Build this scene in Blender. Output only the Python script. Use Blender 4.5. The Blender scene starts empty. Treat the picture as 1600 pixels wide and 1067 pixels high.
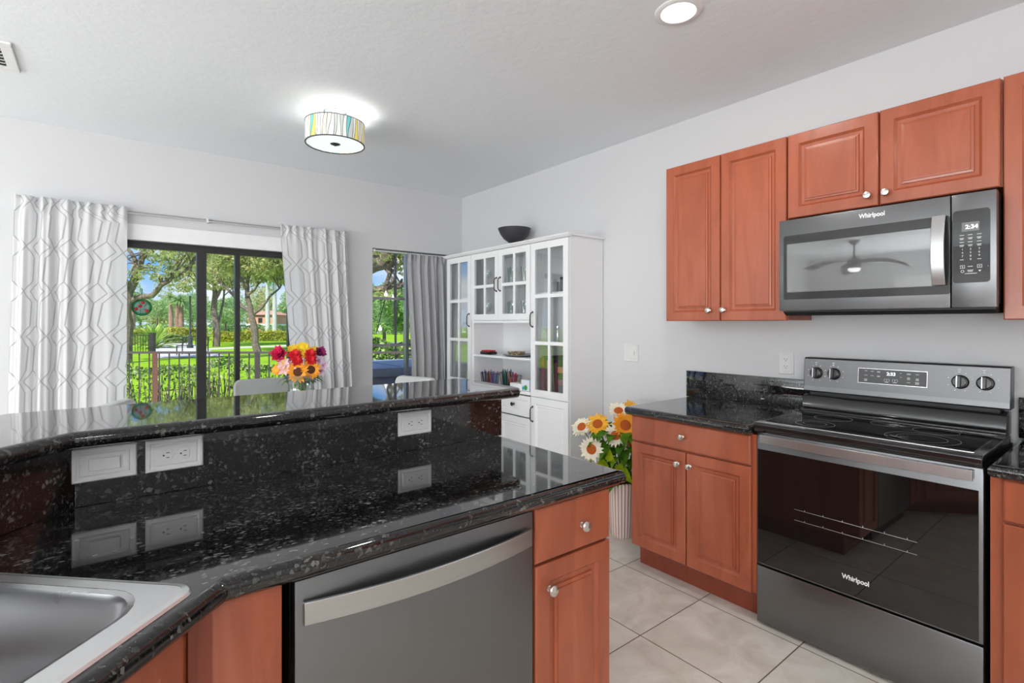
import bpy, bmesh, math, random
import numpy as np
from mathutils import Vector, Matrix
R = math.radians
PI = math.pi
SC = bpy.context.scene
COL = SC.collection

# ------------------------------------------------------------------ camera
CAM_H = 1.342
YAW = 38.4
cam_d = bpy.data.cameras.new('camera')
cam = bpy.data.objects.new('camera', cam_d)
COL.objects.link(cam)
cam.location = (0, 0, CAM_H)
cam.rotation_euler = (R(90), 0, R(-YAW))
cam_d.sensor_width = 36
cam_d.lens = 803 / 1600 * 36
cam_d.shift_y = -28.5 / 1600
cam_d.clip_start = 0.02
cam_d.clip_end = 600
SC.camera = cam
SC.view_settings.view_transform = 'Standard'
SC.view_settings.look = 'None'
SC.view_settings.gamma = 1
SC.view_settings.use_curve_mapping = False
SC.view_settings.exposure = 0.12
SC.cycles.max_bounces = 10
SC.cycles.diffuse_bounces = 5
SC.cycles.glossy_bounces = 5
SC.cycles.transparent_max_bounces = 24
SC.cycles.sample_clamp_indirect = 6
SC.cycles.use_denoising = True
SC.cycles.caustics_reflective = False
SC.cycles.caustics_refractive = False

# ------------------------------------------------------------------ node helpers
def new_mat(name):
    m = bpy.data.materials.new(name)
    m.use_nodes = True
    nt = m.node_tree
    nt.nodes.clear()
    return m, nt

def N(nt, typ, inputs=None, **props):
    n = nt.nodes.new(typ)
    for k, v in props.items():
        setattr(n, k, v)
    for k, v in (inputs or {}).items():
        s = n.inputs[k]
        if isinstance(v, bpy.types.NodeSocket):
            nt.links.new(v, s)
        else:
            s.default_value = v
    return n

def M_(nt, op, a, b=0.0, c=0.0):
    n = N(nt, 'ShaderNodeMath', operation=op)
    for i, v in enumerate((a, b, c)):
        if isinstance(v, bpy.types.NodeSocket):
            nt.links.new(v, n.inputs[i])
        else:
            n.inputs[i].default_value = v
    return n.outputs[0]

def rgb(r, g, b):
    return (r, g, b, 1)

def srgb(r, g, b):
    f = lambda v: (v / 255 / 12.92) if v / 255 <= 0.04045 else ((v / 255 + 0.055) / 1.055) ** 2.4
    return (f(r), f(g), f(b), 1)

def mixc(nt, fac, a, b):
    n = N(nt, 'ShaderNodeMix', data_type='RGBA')
    for s, v in ((n.inputs[0], fac), (n.inputs[6], a), (n.inputs[7], b)):
        if isinstance(v, bpy.types.NodeSocket):
            nt.links.new(v, s)
        else:
            s.default_value = v
    return n.outputs[2]

def ramp(nt, fac, stops):
    k = stops[-1][0]
    if k > 1:
        fac = M_(nt, 'DIVIDE', fac, k); stops = [(p / k, c) for p, c in stops]
    n = N(nt, 'ShaderNodeValToRGB', {'Fac': fac})
    e = n.color_ramp.elements
    while len(e) > 1:
        e.remove(e[0])
    e[0].position = stops[0][0]; e[0].color = stops[0][1]
    for p, c in stops[1:]:
        x = e.new(p); x.color = c
    return n.outputs[0]

def out(nt, sh):
    o = nt.nodes.new('ShaderNodeOutputMaterial')
    nt.links.new(sh, o.inputs[0])

def bsdf(nt, color, rough=0.5, metal=0.0, spec=0.5, coat=0.0, normal=None, coat_rough=0.05, **kw):
    i = {'Base Color': color, 'Roughness': rough, 'Metallic': metal, 'Specular IOR Level': spec,
         'Coat Weight': coat, 'Coat Roughness': coat_rough}
    i.update(kw)
    if normal is not None:
        i['Normal'] = normal
    return N(nt, 'ShaderNodeBsdfPrincipled', i).outputs[0]

def objco(nt, scale=(1, 1, 1)):
    tc = N(nt, 'ShaderNodeTexCoord')
    return N(nt, 'ShaderNodeMapping', {'Vector': tc.outputs['Object'], 'Scale': scale}).outputs[0]

def poswld(nt):
    return N(nt, 'ShaderNodeNewGeometry').outputs['Position']

def plain(name, color, rough=0.5, metal=0.0, spec=0.5, coat=0.0, var=0.05, vscale=12.0, bump=0.0, bscale=60.0):
    """a procedural material: base colour with slight noise variation and optional bump"""
    m, nt = new_mat(name)
    co = objco(nt)
    nz = N(nt, 'ShaderNodeTexNoise', {'Vector': co, 'Scale': vscale, 'Detail': 3.0})
    a = tuple(min(1, c * (1 - var)) for c in color[:3]) + (1,)
    b = tuple(min(1, c * (1 + var)) for c in color[:3]) + (1,)
    c = mixc(nt, nz.outputs[0], a, b)
    nrm = None
    if bump:
        nb = N(nt, 'ShaderNodeTexNoise', {'Vector': co, 'Scale': bscale, 'Detail': 4.0})
        nrm = N(nt, 'ShaderNodeBump', {'Strength': bump, 'Distance': 0.01, 'Height': nb.outputs[0]}).outputs[0]
    out(nt, bsdf(nt, c, rough, metal, spec, coat, nrm))
    return m

# ------------------------------------------------------------------ world: sky with soft clouds
w = bpy.data.worlds.new('sky')
SC.world = w
w.use_nodes = True
nt = w.node_tree
nt.nodes.clear()
tc = N(nt, 'ShaderNodeTexCoord')
sep = N(nt, 'ShaderNodeSeparateXYZ', {'Vector': tc.outputs['Generated']})
grad = ramp(nt, sep.outputs['Z'], [(0.0, rgb(0.62, 0.80, 1.0)), (0.09, rgb(0.22, 0.52, 1.0)), (0.45, rgb(0.07, 0.26, 0.85)), (1, rgb(0.05, 0.2, 0.75))])
mp = N(nt, 'ShaderNodeMapping', {'Vector': tc.outputs['Generated'], 'Scale': (1.0, 1.0, 2.6), 'Location': (0.3, 0.1, 0.0)})
cn = N(nt, 'ShaderNodeTexNoise', {'Vector': mp.outputs[0], 'Scale': 3.2, 'Detail': 7.0, 'Roughness': 0.55})
cf = ramp(nt, cn.outputs[0], [(0.50, rgb(0, 0, 0)), (0.66, rgb(1, 1, 1))])
skyc = mixc(nt, cf, grad, rgb(0.95, 0.97, 1.0))
bg = N(nt, 'ShaderNodeBackground', {'Color': skyc, 'Strength': 1.0})
wo = nt.nodes.new('ShaderNodeOutputWorld')
nt.links.new(bg.outputs[0], wo.inputs[0])

# ------------------------------------------------------------------ sun and two added fill lamps behind the camera
sun = bpy.data.lights.new('sun', 'SUN')
sun.energy = 6.0
sun.angle = R(1.0)
sun.color = (1, 0.96, 0.88)
so = bpy.data.objects.new('sun', sun); COL.objects.link(so)
so.rotation_euler = (R(42), 0, R(-48))

def area(name, loc, rot, sx, sy, power, color=(1, 1, 1), shape='RECTANGLE'):
    l = bpy.data.lights.new(name, 'AREA')
    l.shape = shape; l.size = sx
    if shape == 'RECTANGLE': l.size_y = sy
    l.energy = power; l.color = color
    o = bpy.data.objects.new(name, l); COL.objects.link(o)
    o.location = loc; o.rotation_euler = rot
    return o
XL, YR, XW, YB, ZC = -6.2, -2.6, 2.88, 4.46, 2.625      # left wall, rear wall, stove wall, window wall, ceiling
area('fill_lamp_left', (XL + 0.75, 1.2, 1.0), (R(142), 0, R(-90)), 3.4, 1.6, 185, (0.95, 0.98, 1.0))  # added fill lamp, tilted up to brighten the ceiling
area('fill_lamp_rear', (-3.4, YR + 0.6, 1.3), (R(140), 0, 0), 2.6, 1.2, 165, (0.97, 0.98, 1.0))  # second added fill lamp, lifts walls and ceiling from the rear

# ------------------------------------------------------------------ mesh builder
class B:
    def __init__(s):
        s.v = []; s.f = []; s.mi = []; s.m = 0; s.uv = None
    def add(s, vs, fs):
        o = len(s.v)
        s.v += [tuple(p) for p in vs]
        s.f += [tuple(i + o for i in f) for f in fs]
        s.mi += [s.m] * len(fs)
        return s
    def box(s, x0, x1, y0, y1, z0, z1):
        x0, x1 = sorted((x0, x1)); y0, y1 = sorted((y0, y1)); z0, z1 = sorted((z0, z1))
        return s.add([(x0, y0, z0), (x1, y0, z0), (x1, y1, z0), (x0, y1, z0), (x0, y0, z1), (x1, y0, z1), (x1, y1, z1), (x0, y1, z1)],
                     [(0, 3, 2, 1), (4, 5, 6, 7), (0, 1, 5, 4), (1, 2, 6, 5), (2, 3, 7, 6), (3, 0, 4, 7)])
    def bbox(s, x0, x1, y0, y1, z0, z1, c=0.002):
        """a box with chamfered edges"""
        x0, x1 = sorted((x0, x1)); y0, y1 = sorted((y0, y1)); z0, z1 = sorted((z0, z1))
        bm = bmesh.new()
        bmesh.ops.create_cube(bm, size=1)
        for v in bm.verts:
            v.co = Vector(((x0 + x1) / 2 + v.co.x * (x1 - x0), (y0 + y1) / 2 + v.co.y * (y1 - y0), (z0 + z1) / 2 + v.co.z * (z1 - z0)))
        bmesh.ops.bevel(bm, geom=bm.edges[:], offset=c, segments=2, affect='EDGES', profile=0.5)
        return s.bm(bm)
    def bm(s, bm, mat=None):
        bm.verts.index_update()
        s.add([(mat @ v.co) if mat else v.co.copy() for v in bm.verts], [[v.index for v in f.verts] for f in bm.faces])
        bm.free()
        return s
    def tube(s, pts, rad, n=10, caps=True):
        pts = [Vector(p) for p in pts]
        if not hasattr(rad, '__len__'): rad = [rad] * len(pts)
        vs = []; fs = []
        up = None
        for i, p in enumerate(pts):
            a = pts[max(0, i - 1)]; b = pts[min(len(pts) - 1, i + 1)]
            d = (b - a).normalized()
            if up is None:
                up = d.orthogonal().normalized()
            else:
                up = (up - d * up.dot(d))
                up = up.normalized() if up.length > 1e-6 else d.orthogonal().normalized()
            q = d.cross(up)
            for k in range(n):
                t = 2 * PI * k / n
                vs.append(p + (up * math.cos(t) + q * math.sin(t)) * rad[i])
        for i in range(len(pts) - 1):
            for k in range(n):
                a = i * n + k; b = i * n + (k + 1) % n
                fs.append((a, b, b + n, a + n))
        if caps:
            fs.append(tuple(range(n - 1, -1, -1)))
            fs.append(tuple((len(pts) - 1) * n + k for k in range(n)))
        return s.add(vs, fs)
    def lathe(s, prof, c=(0, 0, 0), n=24, axis='z', rib=0, ribamp=0.0):
        """prof: (radius, height) pairs"""
        vs = []; fs = []
        for r, h in prof:
            for k in range(n):
                t = 2 * PI * k / n
                rr = r + (ribamp if rib and (k % (n // rib)) * 2 >= n // rib else 0)
                a, b = rr * math.cos(t), rr * math.sin(t)
                if axis == 'z': p = (c[0] + a, c[1] + b, c[2] + h)
                elif axis == 'y': p = (c[0] + a, c[1] + h, c[2] + b)
                else: p = (c[0] + h, c[1] + a, c[2] + b)
                vs.append(p)
        for i in range(len(prof) - 1):
            for k in range(n):
                a = i * n + k; b = i * n + (k + 1) % n
                fs.append((a, b, b + n, a + n))
        shut = prof[0] == prof[-1]
        if prof[0][0] > 1e-5 and not shut: fs.append(tuple(range(n - 1, -1, -1)))
        if prof[-1][0] > 1e-5 and not shut: fs.append(tuple((len(prof) - 1) * n + k for k in range(n)))
        return s.add(vs, fs)
    def rings(s, x0, x1, z0, z1, prof, y=0.0):
        """concentric rectangles facing -y: prof = (inset, depth) pairs, last one filled"""
        vs = []; fs = []
        for ins, d in prof:
            vs += [(x0 + ins, y + d, z0 + ins), (x1 - ins, y + d, z0 + ins), (x1 - ins, y + d, z1 - ins), (x0 + ins, y + d, z1 - ins)]
        for i in range(len(prof) - 1):
            for k in range(4):
                a = i * 4 + k; b = i * 4 + (k + 1) % 4
                fs.append((a, b, b + 4, a + 4))
        l = (len(prof) - 1) * 4
        fs.append((l, l + 1, l + 2, l + 3))
        fs.append((3, 2, 1, 0))
        return s.add(vs, fs)
    def prism(s, poly, a0, a1, axis='z'):
        """extrude polygon (pairs) along axis"""
        n = len(poly)
        def P(p, h):
            return (p[0], p[1], h) if axis == 'z' else ((p[0], h, p[1]) if axis == 'y' else (h, p[0], p[1]))
        vs = [P(p, a0) for p in poly] + [P(p, a1) for p in poly]
        fs = [tuple(range(n - 1, -1, -1)), tuple(range(n, 2 * n))]
        for k in range(n):
            b = (k + 1) % n
            fs.append((k, b, b + n, k + n))
        return s.add(vs, fs)
    def xf(s, M):
        s.v = [tuple(M @ Vector(p)) for p in s.v]
        return s

def link(name, me, mats, parent=None, smooth=False):
    me.materials.clear()
    for m in (mats if isinstance(mats, (list, tuple)) else [mats]):
        me.materials.append(m)
    o = bpy.data.objects.new(name, me)
    COL.objects.link(o)
    if parent: o.parent = parent
    return o

def obj(name, b, mats, parent=None, smooth=True, bevel=0.0, seg=2, recalc=True):
    me = bpy.data.meshes.new(name)
    me.from_pydata(b.v, [], b.f)
    if any(b.mi): me.polygons.foreach_set('material_index', b.mi)
    if recalc:
        bm = bmesh.new(); bm.from_mesh(me)
        bmesh.ops.recalc_face_normals(bm, faces=bm.faces[:])
        bm.to_mesh(me); bm.free()
    me.update()
    if smooth:
        me.polygons.foreach_set('use_smooth', [True] * len(me.polygons))
        me.set_sharp_from_angle(angle=R(32))
    o = link(name, me, mats, parent)
    if bevel:
        m = o.modifiers.new('bevel', 'BEVEL'); m.width = bevel; m.segments = seg; m.limit_method = 'ANGLE'; m.angle_limit = R(40)
    return o

def tag(o, label, cat, group=None, kind=None):
    if label: o['label'] = label
    if cat: o['category'] = cat
    if group: o['group'] = group
    if kind: o['kind'] = kind
    return o

def thing(name, label, cat, loc=(0, 0, 0), rz=0.0, group=None):
    o = bpy.data.objects.new(name, None); COL.objects.link(o)
    o.empty_display_size = 0.1
    o.location = loc; o.rotation_euler = (0, 0, R(rz))
    return tag(o, label, cat, group)

def struct(name, b, mat, **k):
    o = obj(name, b, mat, smooth=False, **k); o['kind'] = 'structure'; return o

def copy_tree(o, parent=None):
    c = o.copy(); COL.objects.link(c); c.parent = parent
    for ch in list(o.children): copy_tree(ch, c)
    return c

def slab(name, outer, z0, z1, mat, holes=(), parent=None, r=None):
    """stone slab with a full rounded edge, cut outs allowed"""
    cu = bpy.data.curves.new(name, 'CURVE'); cu.dimensions = '2D'; cu.fill_mode = 'BOTH'
    for loop in [outer] + list(holes):
        sp = cu.splines.new('POLY'); sp.points.add(len(loop) - 1)
        for i, p in enumerate(loop): sp.points[i].co = (p[0], p[1], 0, 1)
        sp.use_cyclic_u = True
    t = (z1 - z0) / 2
    r = r or t * 0.92
    cu.bevel_depth = r; cu.bevel_resolution = 4; cu.extrude = t - r; cu.offset = -r
    o = bpy.data.objects.new('slab_source', cu); COL.objects.link(o)
    dg = bpy.context.evaluated_depsgraph_get()
    me = bpy.data.meshes.new_from_object(o.evaluated_get(dg))
    bpy.data.objects.remove(o); bpy.data.curves.remove(cu)
    for v in me.vertices: v.co.z += (z0 + z1) / 2
    me.polygons.foreach_set('use_smooth', [True] * len(me.polygons))
    me.set_sharp_from_angle(angle=R(40))
    me.name = name
    return link(name, me, mat, parent)

def text(name, s, size, mat, parent, loc, rot, thick=0.0004, align='CENTER', shear=0.0, sx=1.0, bold=0.0):
    cu = bpy.data.curves.new(name, 'FONT'); cu.body = s; cu.size = size; cu.extrude = thick; cu.offset = bold
    cu.align_x = align; cu.align_y = 'CENTER'; cu.shear = shear
    o = bpy.data.objects.new('text_source', cu); COL.objects.link(o)
    dg = bpy.context.evaluated_depsgraph_get()
    me = bpy.data.meshes.new_from_object(o.evaluated_get(dg))
    bpy.data.objects.remove(o); bpy.data.curves.remove(cu)
    me.transform(Matrix.Diagonal((sx, 1, 1, 1)))
    me.transform(Matrix.Translation(loc) @ rot)
    me.name = name
    return link(name, me, mat, parent)
FRONT = Matrix.Rotation(R(90), 4, 'X')       # text readable when looking along +y

# ------------------------------------------------------------------ materials
def mk_wall(name, col, bump=0.25):
    m, nt = new_mat(name)
    p = poswld(nt)
    n1 = N(nt, 'ShaderNodeTexNoise', {'Vector': p, 'Scale': 28.0, 'Detail': 5.0})
    n2 = N(nt, 'ShaderNodeTexNoise', {'Vector': p, 'Scale': 1.2, 'Detail': 2.0})
    c = mixc(nt, n2.outputs[0], tuple(v * .98 for v in col[:3]) + (1,), col)
    b = N(nt, 'ShaderNodeBump', {'Strength': bump, 'Distance': 0.004, 'Height': n1.outputs[0]}).outputs[0]
    out(nt, bsdf(nt, c, 0.75, 0, 0.25, normal=b))
    return m
MW = mk_wall('wall_paint', rgb(0.66, 0.66, 0.67), 0.12)
MC = mk_wall('ceiling_paint', rgb(0.87, 0.90, 0.93), 0.4)

def mk_wood(name, c0, c1, c2, rough=0.32):
    m, nt = new_mat(name)
    co = objco(nt, (5, 5, 0.9))
    n1 = N(nt, 'ShaderNodeTexNoise', {'Vector': co, 'Scale': 2.0, 'Detail': 5.0, 'Roughness': 0.6, 'Distortion': 1.2})
    co2 = objco(nt, (90, 90, 3.0))
    n2 = N(nt, 'ShaderNodeTexNoise', {'Vector': co2, 'Scale': 2.0, 'Detail': 3.0})
    a = ramp(nt, n1.outputs[0], [(0.28, c0), (0.52, c1), (0.78, c2)])
    c = mixc(nt, M_(nt, 'MULTIPLY', n2.outputs[0], 0.16), a, c0)
    out(nt, bsdf(nt, c, rough, 0, 0.5, 0.25, coat_rough=0.15))
    return m
MCH = mk_wood('cherry_wood', srgb(150, 74, 47), srgb(170, 88, 58), srgb(182, 100, 70))
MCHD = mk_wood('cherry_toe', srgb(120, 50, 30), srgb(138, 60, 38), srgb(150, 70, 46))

def mk_granite():
    m, nt = new_mat('black_granite')
    p = poswld(nt)
    mp = N(nt, 'ShaderNodeMapping', {'Vector': p, 'Rotation': (0.0, 0.0, R(40)), 'Scale': (1.0, 1.7, 1.0)}).outputs[0]
    nw = N(nt, 'ShaderNodeTexNoise', {'Vector': p, 'Scale': 60.0, 'Detail': 2.0})
    mp = N(nt, 'ShaderNodeVectorMath', {0: mp, 1: N(nt, 'ShaderNodeVectorMath', {0: nw.outputs['Color'], 'Scale': 0.012}, operation='SCALE').outputs[0]}, operation='ADD').outputs[0]
    v1 = N(nt, 'ShaderNodeTexVoronoi', {'Vector': mp, 'Scale': 130.0, 'Randomness': 1.0})
    v2 = N(nt, 'ShaderNodeTexVoronoi', {'Vector': mp, 'Scale': 300.0, 'Randomness': 1.0})
    cl = N(nt, 'ShaderNodeTexNoise', {'Vector': p, 'Scale': 14.0, 'Detail': 3.0}).outputs[0]
    s1 = N(nt, 'ShaderNodeSeparateColor', {'Color': v1.outputs['Color']})
    s2 = N(nt, 'ShaderNodeSeparateColor', {'Color': v2.outputs['Color']})
    f1 = ramp(nt, M_(nt, 'ADD', s1.outputs[0], M_(nt, 'MULTIPLY', cl, 0.5)), [(1.12, rgb(0, 0, 0)), (1.24, rgb(1, 1, 1))])
    f2 = ramp(nt, M_(nt, 'ADD', s2.outputs[1], M_(nt, 'MULTIPLY', cl, 0.5)), [(0.95, rgb(0, 0, 0)), (1.3, rgb(1, 1, 1))])
    base = mixc(nt, M_(nt, 'MULTIPLY', f2, 0.5), rgb(0.006, 0.006, 0.0065), rgb(0.085, 0.082, 0.077))
    tone = mixc(nt, s1.outputs[2], rgb(0.09, 0.088, 0.082), rgb(0.26, 0.26, 0.25))
    c = mixc(nt, M_(nt, 'MULTIPLY', f1, 0.6), base, tone)
    out(nt, bsdf(nt, c, 0.05, 0, 0.5, 0.45, coat_rough=0.015))
    return m
MG = mk_granite()

def mk_tile():
    m, nt = new_mat('floor_tile')
    p = poswld(nt)
    s = N(nt, 'ShaderNodeSeparateXYZ', {'Vector': p})
    def edge(sock, off):
        u = M_(nt, 'DIVIDE', M_(nt, 'SUBTRACT', sock, off), 0.457)
        fr = M_(nt, 'FRACT', u)
        d = M_(nt, 'MINIMUM', fr, M_(nt, 'SUBTRACT', 1.0, fr))
        return d, M_(nt, 'FLOOR', u)
    dx, ix = edge(s.outputs[0], 2.262)
    dy, iy = edge(s.outputs[1], 1.389)
    g = M_(nt, 'LESS_THAN', M_(nt, 'MINIMUM', dx, dy), 0.0055)
    idv = N(nt, 'ShaderNodeCombineXYZ', {'X': ix, 'Y': iy}).outputs[0]
    wn = N(nt, 'ShaderNodeTexWhiteNoise', {'Vector': idv}, noise_dimensions='3D')
    off = N(nt, 'ShaderNodeVectorMath', {0: p, 1: N(nt, 'ShaderNodeVectorMath', {0: wn.outputs['Color'], 'Scale': 6.0}, operation='SCALE').outputs[0]}, operation='ADD').outputs[0]
    n1 = N(nt, 'ShaderNodeTexNoise', {'Vector': off, 'Scale': 5.0, 'Detail': 8.0, 'Roughness': 0.6, 'Distortion': 0.8})
    c = ramp(nt, n1.outputs[0], [(0.3, srgb(206, 197, 184)), (0.5, srgb(223, 215, 203)), (0.62, srgb(234, 228, 218)), (0.8, srgb(212, 203, 189))])
    c = mixc(nt, M_(nt, 'MULTIPLY', wn.outputs['Value'], 0.15), c, srgb(190, 180, 165))
    c = mixc(nt, g, c, srgb(112, 100, 88))
    b = N(nt, 'ShaderNodeBump', {'Strength': 0.5, 'Distance': 0.003, 'Height': M_(nt, 'SUBTRACT', 1.0, g)}).outputs[0]
    out(nt, bsdf(nt, c, 0.35, 0, 0.4, normal=b))
    return m
MT = mk_tile()

def mk_steel(name, c0, c1, rough, metal=1.0, axis=(1, 1, 160), bump=0.0):
    m, nt = new_mat(name)
    n = N(nt, 'ShaderNodeTexNoise', {'Vector': objco(nt, axis), 'Scale': 4.0, 'Detail': 3.0})
    c = mixc(nt, n.outputs[0], c0, c1)
    r = M_(nt, 'ADD', M_(nt, 'MULTIPLY', n.outputs[0], 0.08), rough)
    out(nt, bsdf(nt, c, r, metal, 0.5))
    return m
MBS = mk_steel('black_stainless', rgb(0.205, 0.207, 0.213), rgb(0.225, 0.227, 0.233), 0.30)
MBSL = mk_steel('lighter_black_stainless', rgb(0.155, 0.155, 0.158), rgb(0.18, 0.18, 0.183), 0.30)
MST = mk_steel('sink_steel', rgb(0.84, 0.84, 0.85), rgb(0.87, 0.87, 0.88), 0.30, axis=(3, 3, 3))
MSTB = mk_steel('sink_bowl_steel', rgb(0.50, 0.50, 0.51), rgb(0.54, 0.54, 0.55), 0.24, axis=(2, 2, 2))
MNK = mk_steel('brushed_nickel', rgb(0.66, 0.62, 0.58), rgb(0.74, 0.70, 0.66), 0.22)
MCRM = mk_steel('chrome', rgb(0.8, 0.8, 0.8), rgb(0.85, 0.85, 0.85), 0.1)
MBK = plain('black_enamel', rgb(0.012, 0.012, 0.013), 0.12, 0, 0.6, 0.4)
MBM = plain('black_matte', rgb(0.02, 0.02, 0.02), 0.5)
MIR = plain('dark_iron', rgb(0.06, 0.055, 0.055), 0.4, 0.6)
MPL = plain('white_plastic', rgb(0.72, 0.72, 0.71), 0.3)
MPLD = plain('plate_slots', rgb(0.06, 0.06, 0.06), 0.6)
MWC = plain('white_cabinet', rgb(0.86, 0.86, 0.87), 0.38, var=.01)
MWI = plain('white_trim', rgb(0.83, 0.83, 0.83), 0.45)
MDF = plain('dark_bronze_frame', rgb(0.028, 0.027, 0.027), 0.4, 0.2)
MRG = plain('patio_railing', rgb(0.10, 0.085, 0.075), 0.5, 0.1)
MGF = plain('grey_fabric', rgb(0.36, 0.37, 0.36), 0.9, bump=0.3, bscale=300)
MLF = plain('light_fabric', rgb(0.70, 0.70, 0.69), 0.9, bump=0.3, bscale=300)
MTB = plain('table_top', rgb(0.7, 0.69, 0.67), 0.25)
MGRB = plain('dark_bowl', rgb(0.06, 0.06, 0.065), 0.4, 0.3, bump=0.2)

def mk_glass(name, refl=0.1, tint=rgb(0.97, 0.98, 0.98), rough=0.0, fk=0.8):
    m, nt = new_mat(name)
    lw = N(nt, 'ShaderNodeLayerWeight', {'Blend': 0.25})
    nz = N(nt, 'ShaderNodeTexNoise', {'Vector': objco(nt), 'Scale': 3.0})
    f = M_(nt, 'MULTIPLY_ADD', lw.outputs['Fresnel'], fk, refl)
    f = M_(nt, 'MINIMUM', f, 0.9)
    t = N(nt, 'ShaderNodeBsdfTransparent', {'Color': tint})
    g = N(nt, 'ShaderNodeBsdfGlossy', {'Color': rgb(1, 1, 1), 'Roughness': rough})
    mx = N(nt, 'ShaderNodeMixShader', {0: f, 1: t.outputs[0], 2: g.outputs[0]})
    out(nt, mx.outputs[0])
    return m
MGL = mk_glass('window_glass', 0.0)
MCG = mk_glass('cabinet_glass', 0.02, rgb(0.95, 0.96, 0.96), fk=0.4)
MVG = mk_glass('vase_glass', 0.08, rgb(0.90, 0.95, 0.93))

def mk_darkglass(name, col, refl, rough=0.02):
    m, nt = new_mat(name)
    nz = N(nt, 'ShaderNodeTexNoise', {'Vector': objco(nt), 'Scale': 5.0})
    c = mixc(nt, nz.outputs[0], col, tuple(v * 1.15 for v in col[:3]) + (1,))
    d = bsdf(nt, c, 0.3, 0, 0.0)
    g = N(nt, 'ShaderNodeBsdfGlossy', {'Color': rgb(0.9, 0.9, 0.9), 'Roughness': rough})
    lw = N(nt, 'ShaderNodeLayerWeight', {'Blend': 0.2})
    f = M_(nt, 'MULTIPLY_ADD', lw.outputs['Fresnel'], 0.8, refl)
    mx = N(nt, 'ShaderNodeMixShader', {0: f, 1: d, 2: g.outputs[0]})
    out(nt, mx.outputs[0])
    return m
MOG = mk_darkglass('oven_glass', rgb(0.006, 0.006, 0.006), 0.065)
MMG = mk_darkglass('microwave_glass', rgb(0.03, 0.03, 0.03), 0.02)
MMI = mk_darkglass('microwave_window', rgb(0.11, 0.11, 0.11), 0.13)
MCT = mk_darkglass('ceramic_cooktop', rgb(0.012, 0.012, 0.012), 0.07, 0.03)

def mk_emit(name, col, s, base=rgb(.8, .8, .8)):
    m, nt = new_mat(name)
    nz = N(nt, 'ShaderNodeTexNoise', {'Vector': objco(nt), 'Scale': 8.0})
    c = mixc(nt, nz.outputs[0], col, tuple(v * .96 for v in col[:3]) + (1,))
    out(nt, bsdf(nt, base, 0.4, **{'Emission Color': c, 'Emission Strength': s}))
    return m
MLED = mk_emit('recessed_lens', rgb(1, .99, .97), 6.0)
MDIG = mk_emit('display_digits', rgb(0.9, 0.95, 1.0), 0.9)
MPRT = plain('printed_marks', rgb(0.75, 0.75, 0.75), 0.4)
MLOGO = plain('logo_silver', rgb(0.9, 0.9, 0.9), 0.3)

def mk_curtain():
    m, nt = new_mat('trellis_curtain')
    tcn = N(nt, 'ShaderNodeTexCoord')
    s = N(nt, 'ShaderNodeSeparateXYZ', {'Vector': tcn.outputs['UV']})
    u, v = s.outputs[0], s.outputs[1]
    SP, PY, A, D2 = 0.200, 0.56, 0.054, 0.060
    tri = M_(nt, 'MULTIPLY', M_(nt, 'ABSOLUTE', M_(nt, 'SUBTRACT', M_(nt, 'FRACT', M_(nt, 'DIVIDE', v, PY)), 0.5)), 4.0)
    tri = M_(nt, 'SUBTRACT', tri, 1.0)                       # -1..1 triangle wave
    tr = M_(nt, 'MULTIPLY', M_(nt, 'MAXIMUM', M_(nt, 'MINIMUM', M_(nt, 'MULTIPLY', tri, 2.1), 1.0), -1.0), A)
    def fam(sign):
        x = M_(nt, 'DIVIDE', M_(nt, 'ADD' if sign > 0 else 'SUBTRACT', u, tr), SP)
        return M_(nt, 'MULTIPLY', M_(nt, 'ABSOLUTE', M_(nt, 'SUBTRACT', M_(nt, 'FRACT', x), 0.5)), SP)
    dia = M_(nt, 'MULTIPLY', M_(nt, 'MAXIMUM', M_(nt, 'SUBTRACT', 1.0, M_(nt, 'MULTIPLY', M_(nt, 'ABSOLUTE', tri), 2.1)), 0.0), D2)
    def fam2(sign):
        x = M_(nt, 'ADD', M_(nt, 'DIVIDE', M_(nt, 'ADD' if sign > 0 else 'SUBTRACT', u, dia), SP), 0.5)
        return M_(nt, 'MULTIPLY', M_(nt, 'ABSOLUTE', M_(nt, 'SUBTRACT', M_(nt, 'FRACT', x), 0.5)), SP)
    d = M_(nt, 'MINIMUM', M_(nt, 'MINIMUM', fam(1), fam(-1)), M_(nt, 'MINIMUM', fam2(1), fam2(-1)))
    line = M_(nt, 'LESS_THAN', d, 0.0048)
    c = mixc(nt, line, rgb(0.93, 0.93, 0.935), rgb(0.60, 0.60, 0.61))
    df = N(nt, 'ShaderNodeBsdfDiffuse', {'Color': c})
    tl = N(nt, 'ShaderNodeBsdfTranslucent', {'Color': c})
    tp = N(nt, 'ShaderNodeBsdfTransparent', {'Color': rgb(1, 1, 1)})
    m1 = N(nt, 'ShaderNodeMixShader', {0: 0.35, 1: df.outputs[0], 2: tl.outputs[0]})
    m2 = N(nt, 'ShaderNodeMixShader', {0: 0.28, 1: m1.outputs[0], 2: tp.outputs[0]})
    out(nt, m2.outputs[0])
    return m
MCU = mk_curtain()
MCUG = plain('grey_curtain', rgb(0.42, 0.42, 0.43), 0.9, bump=0.2, bscale=400)

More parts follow.
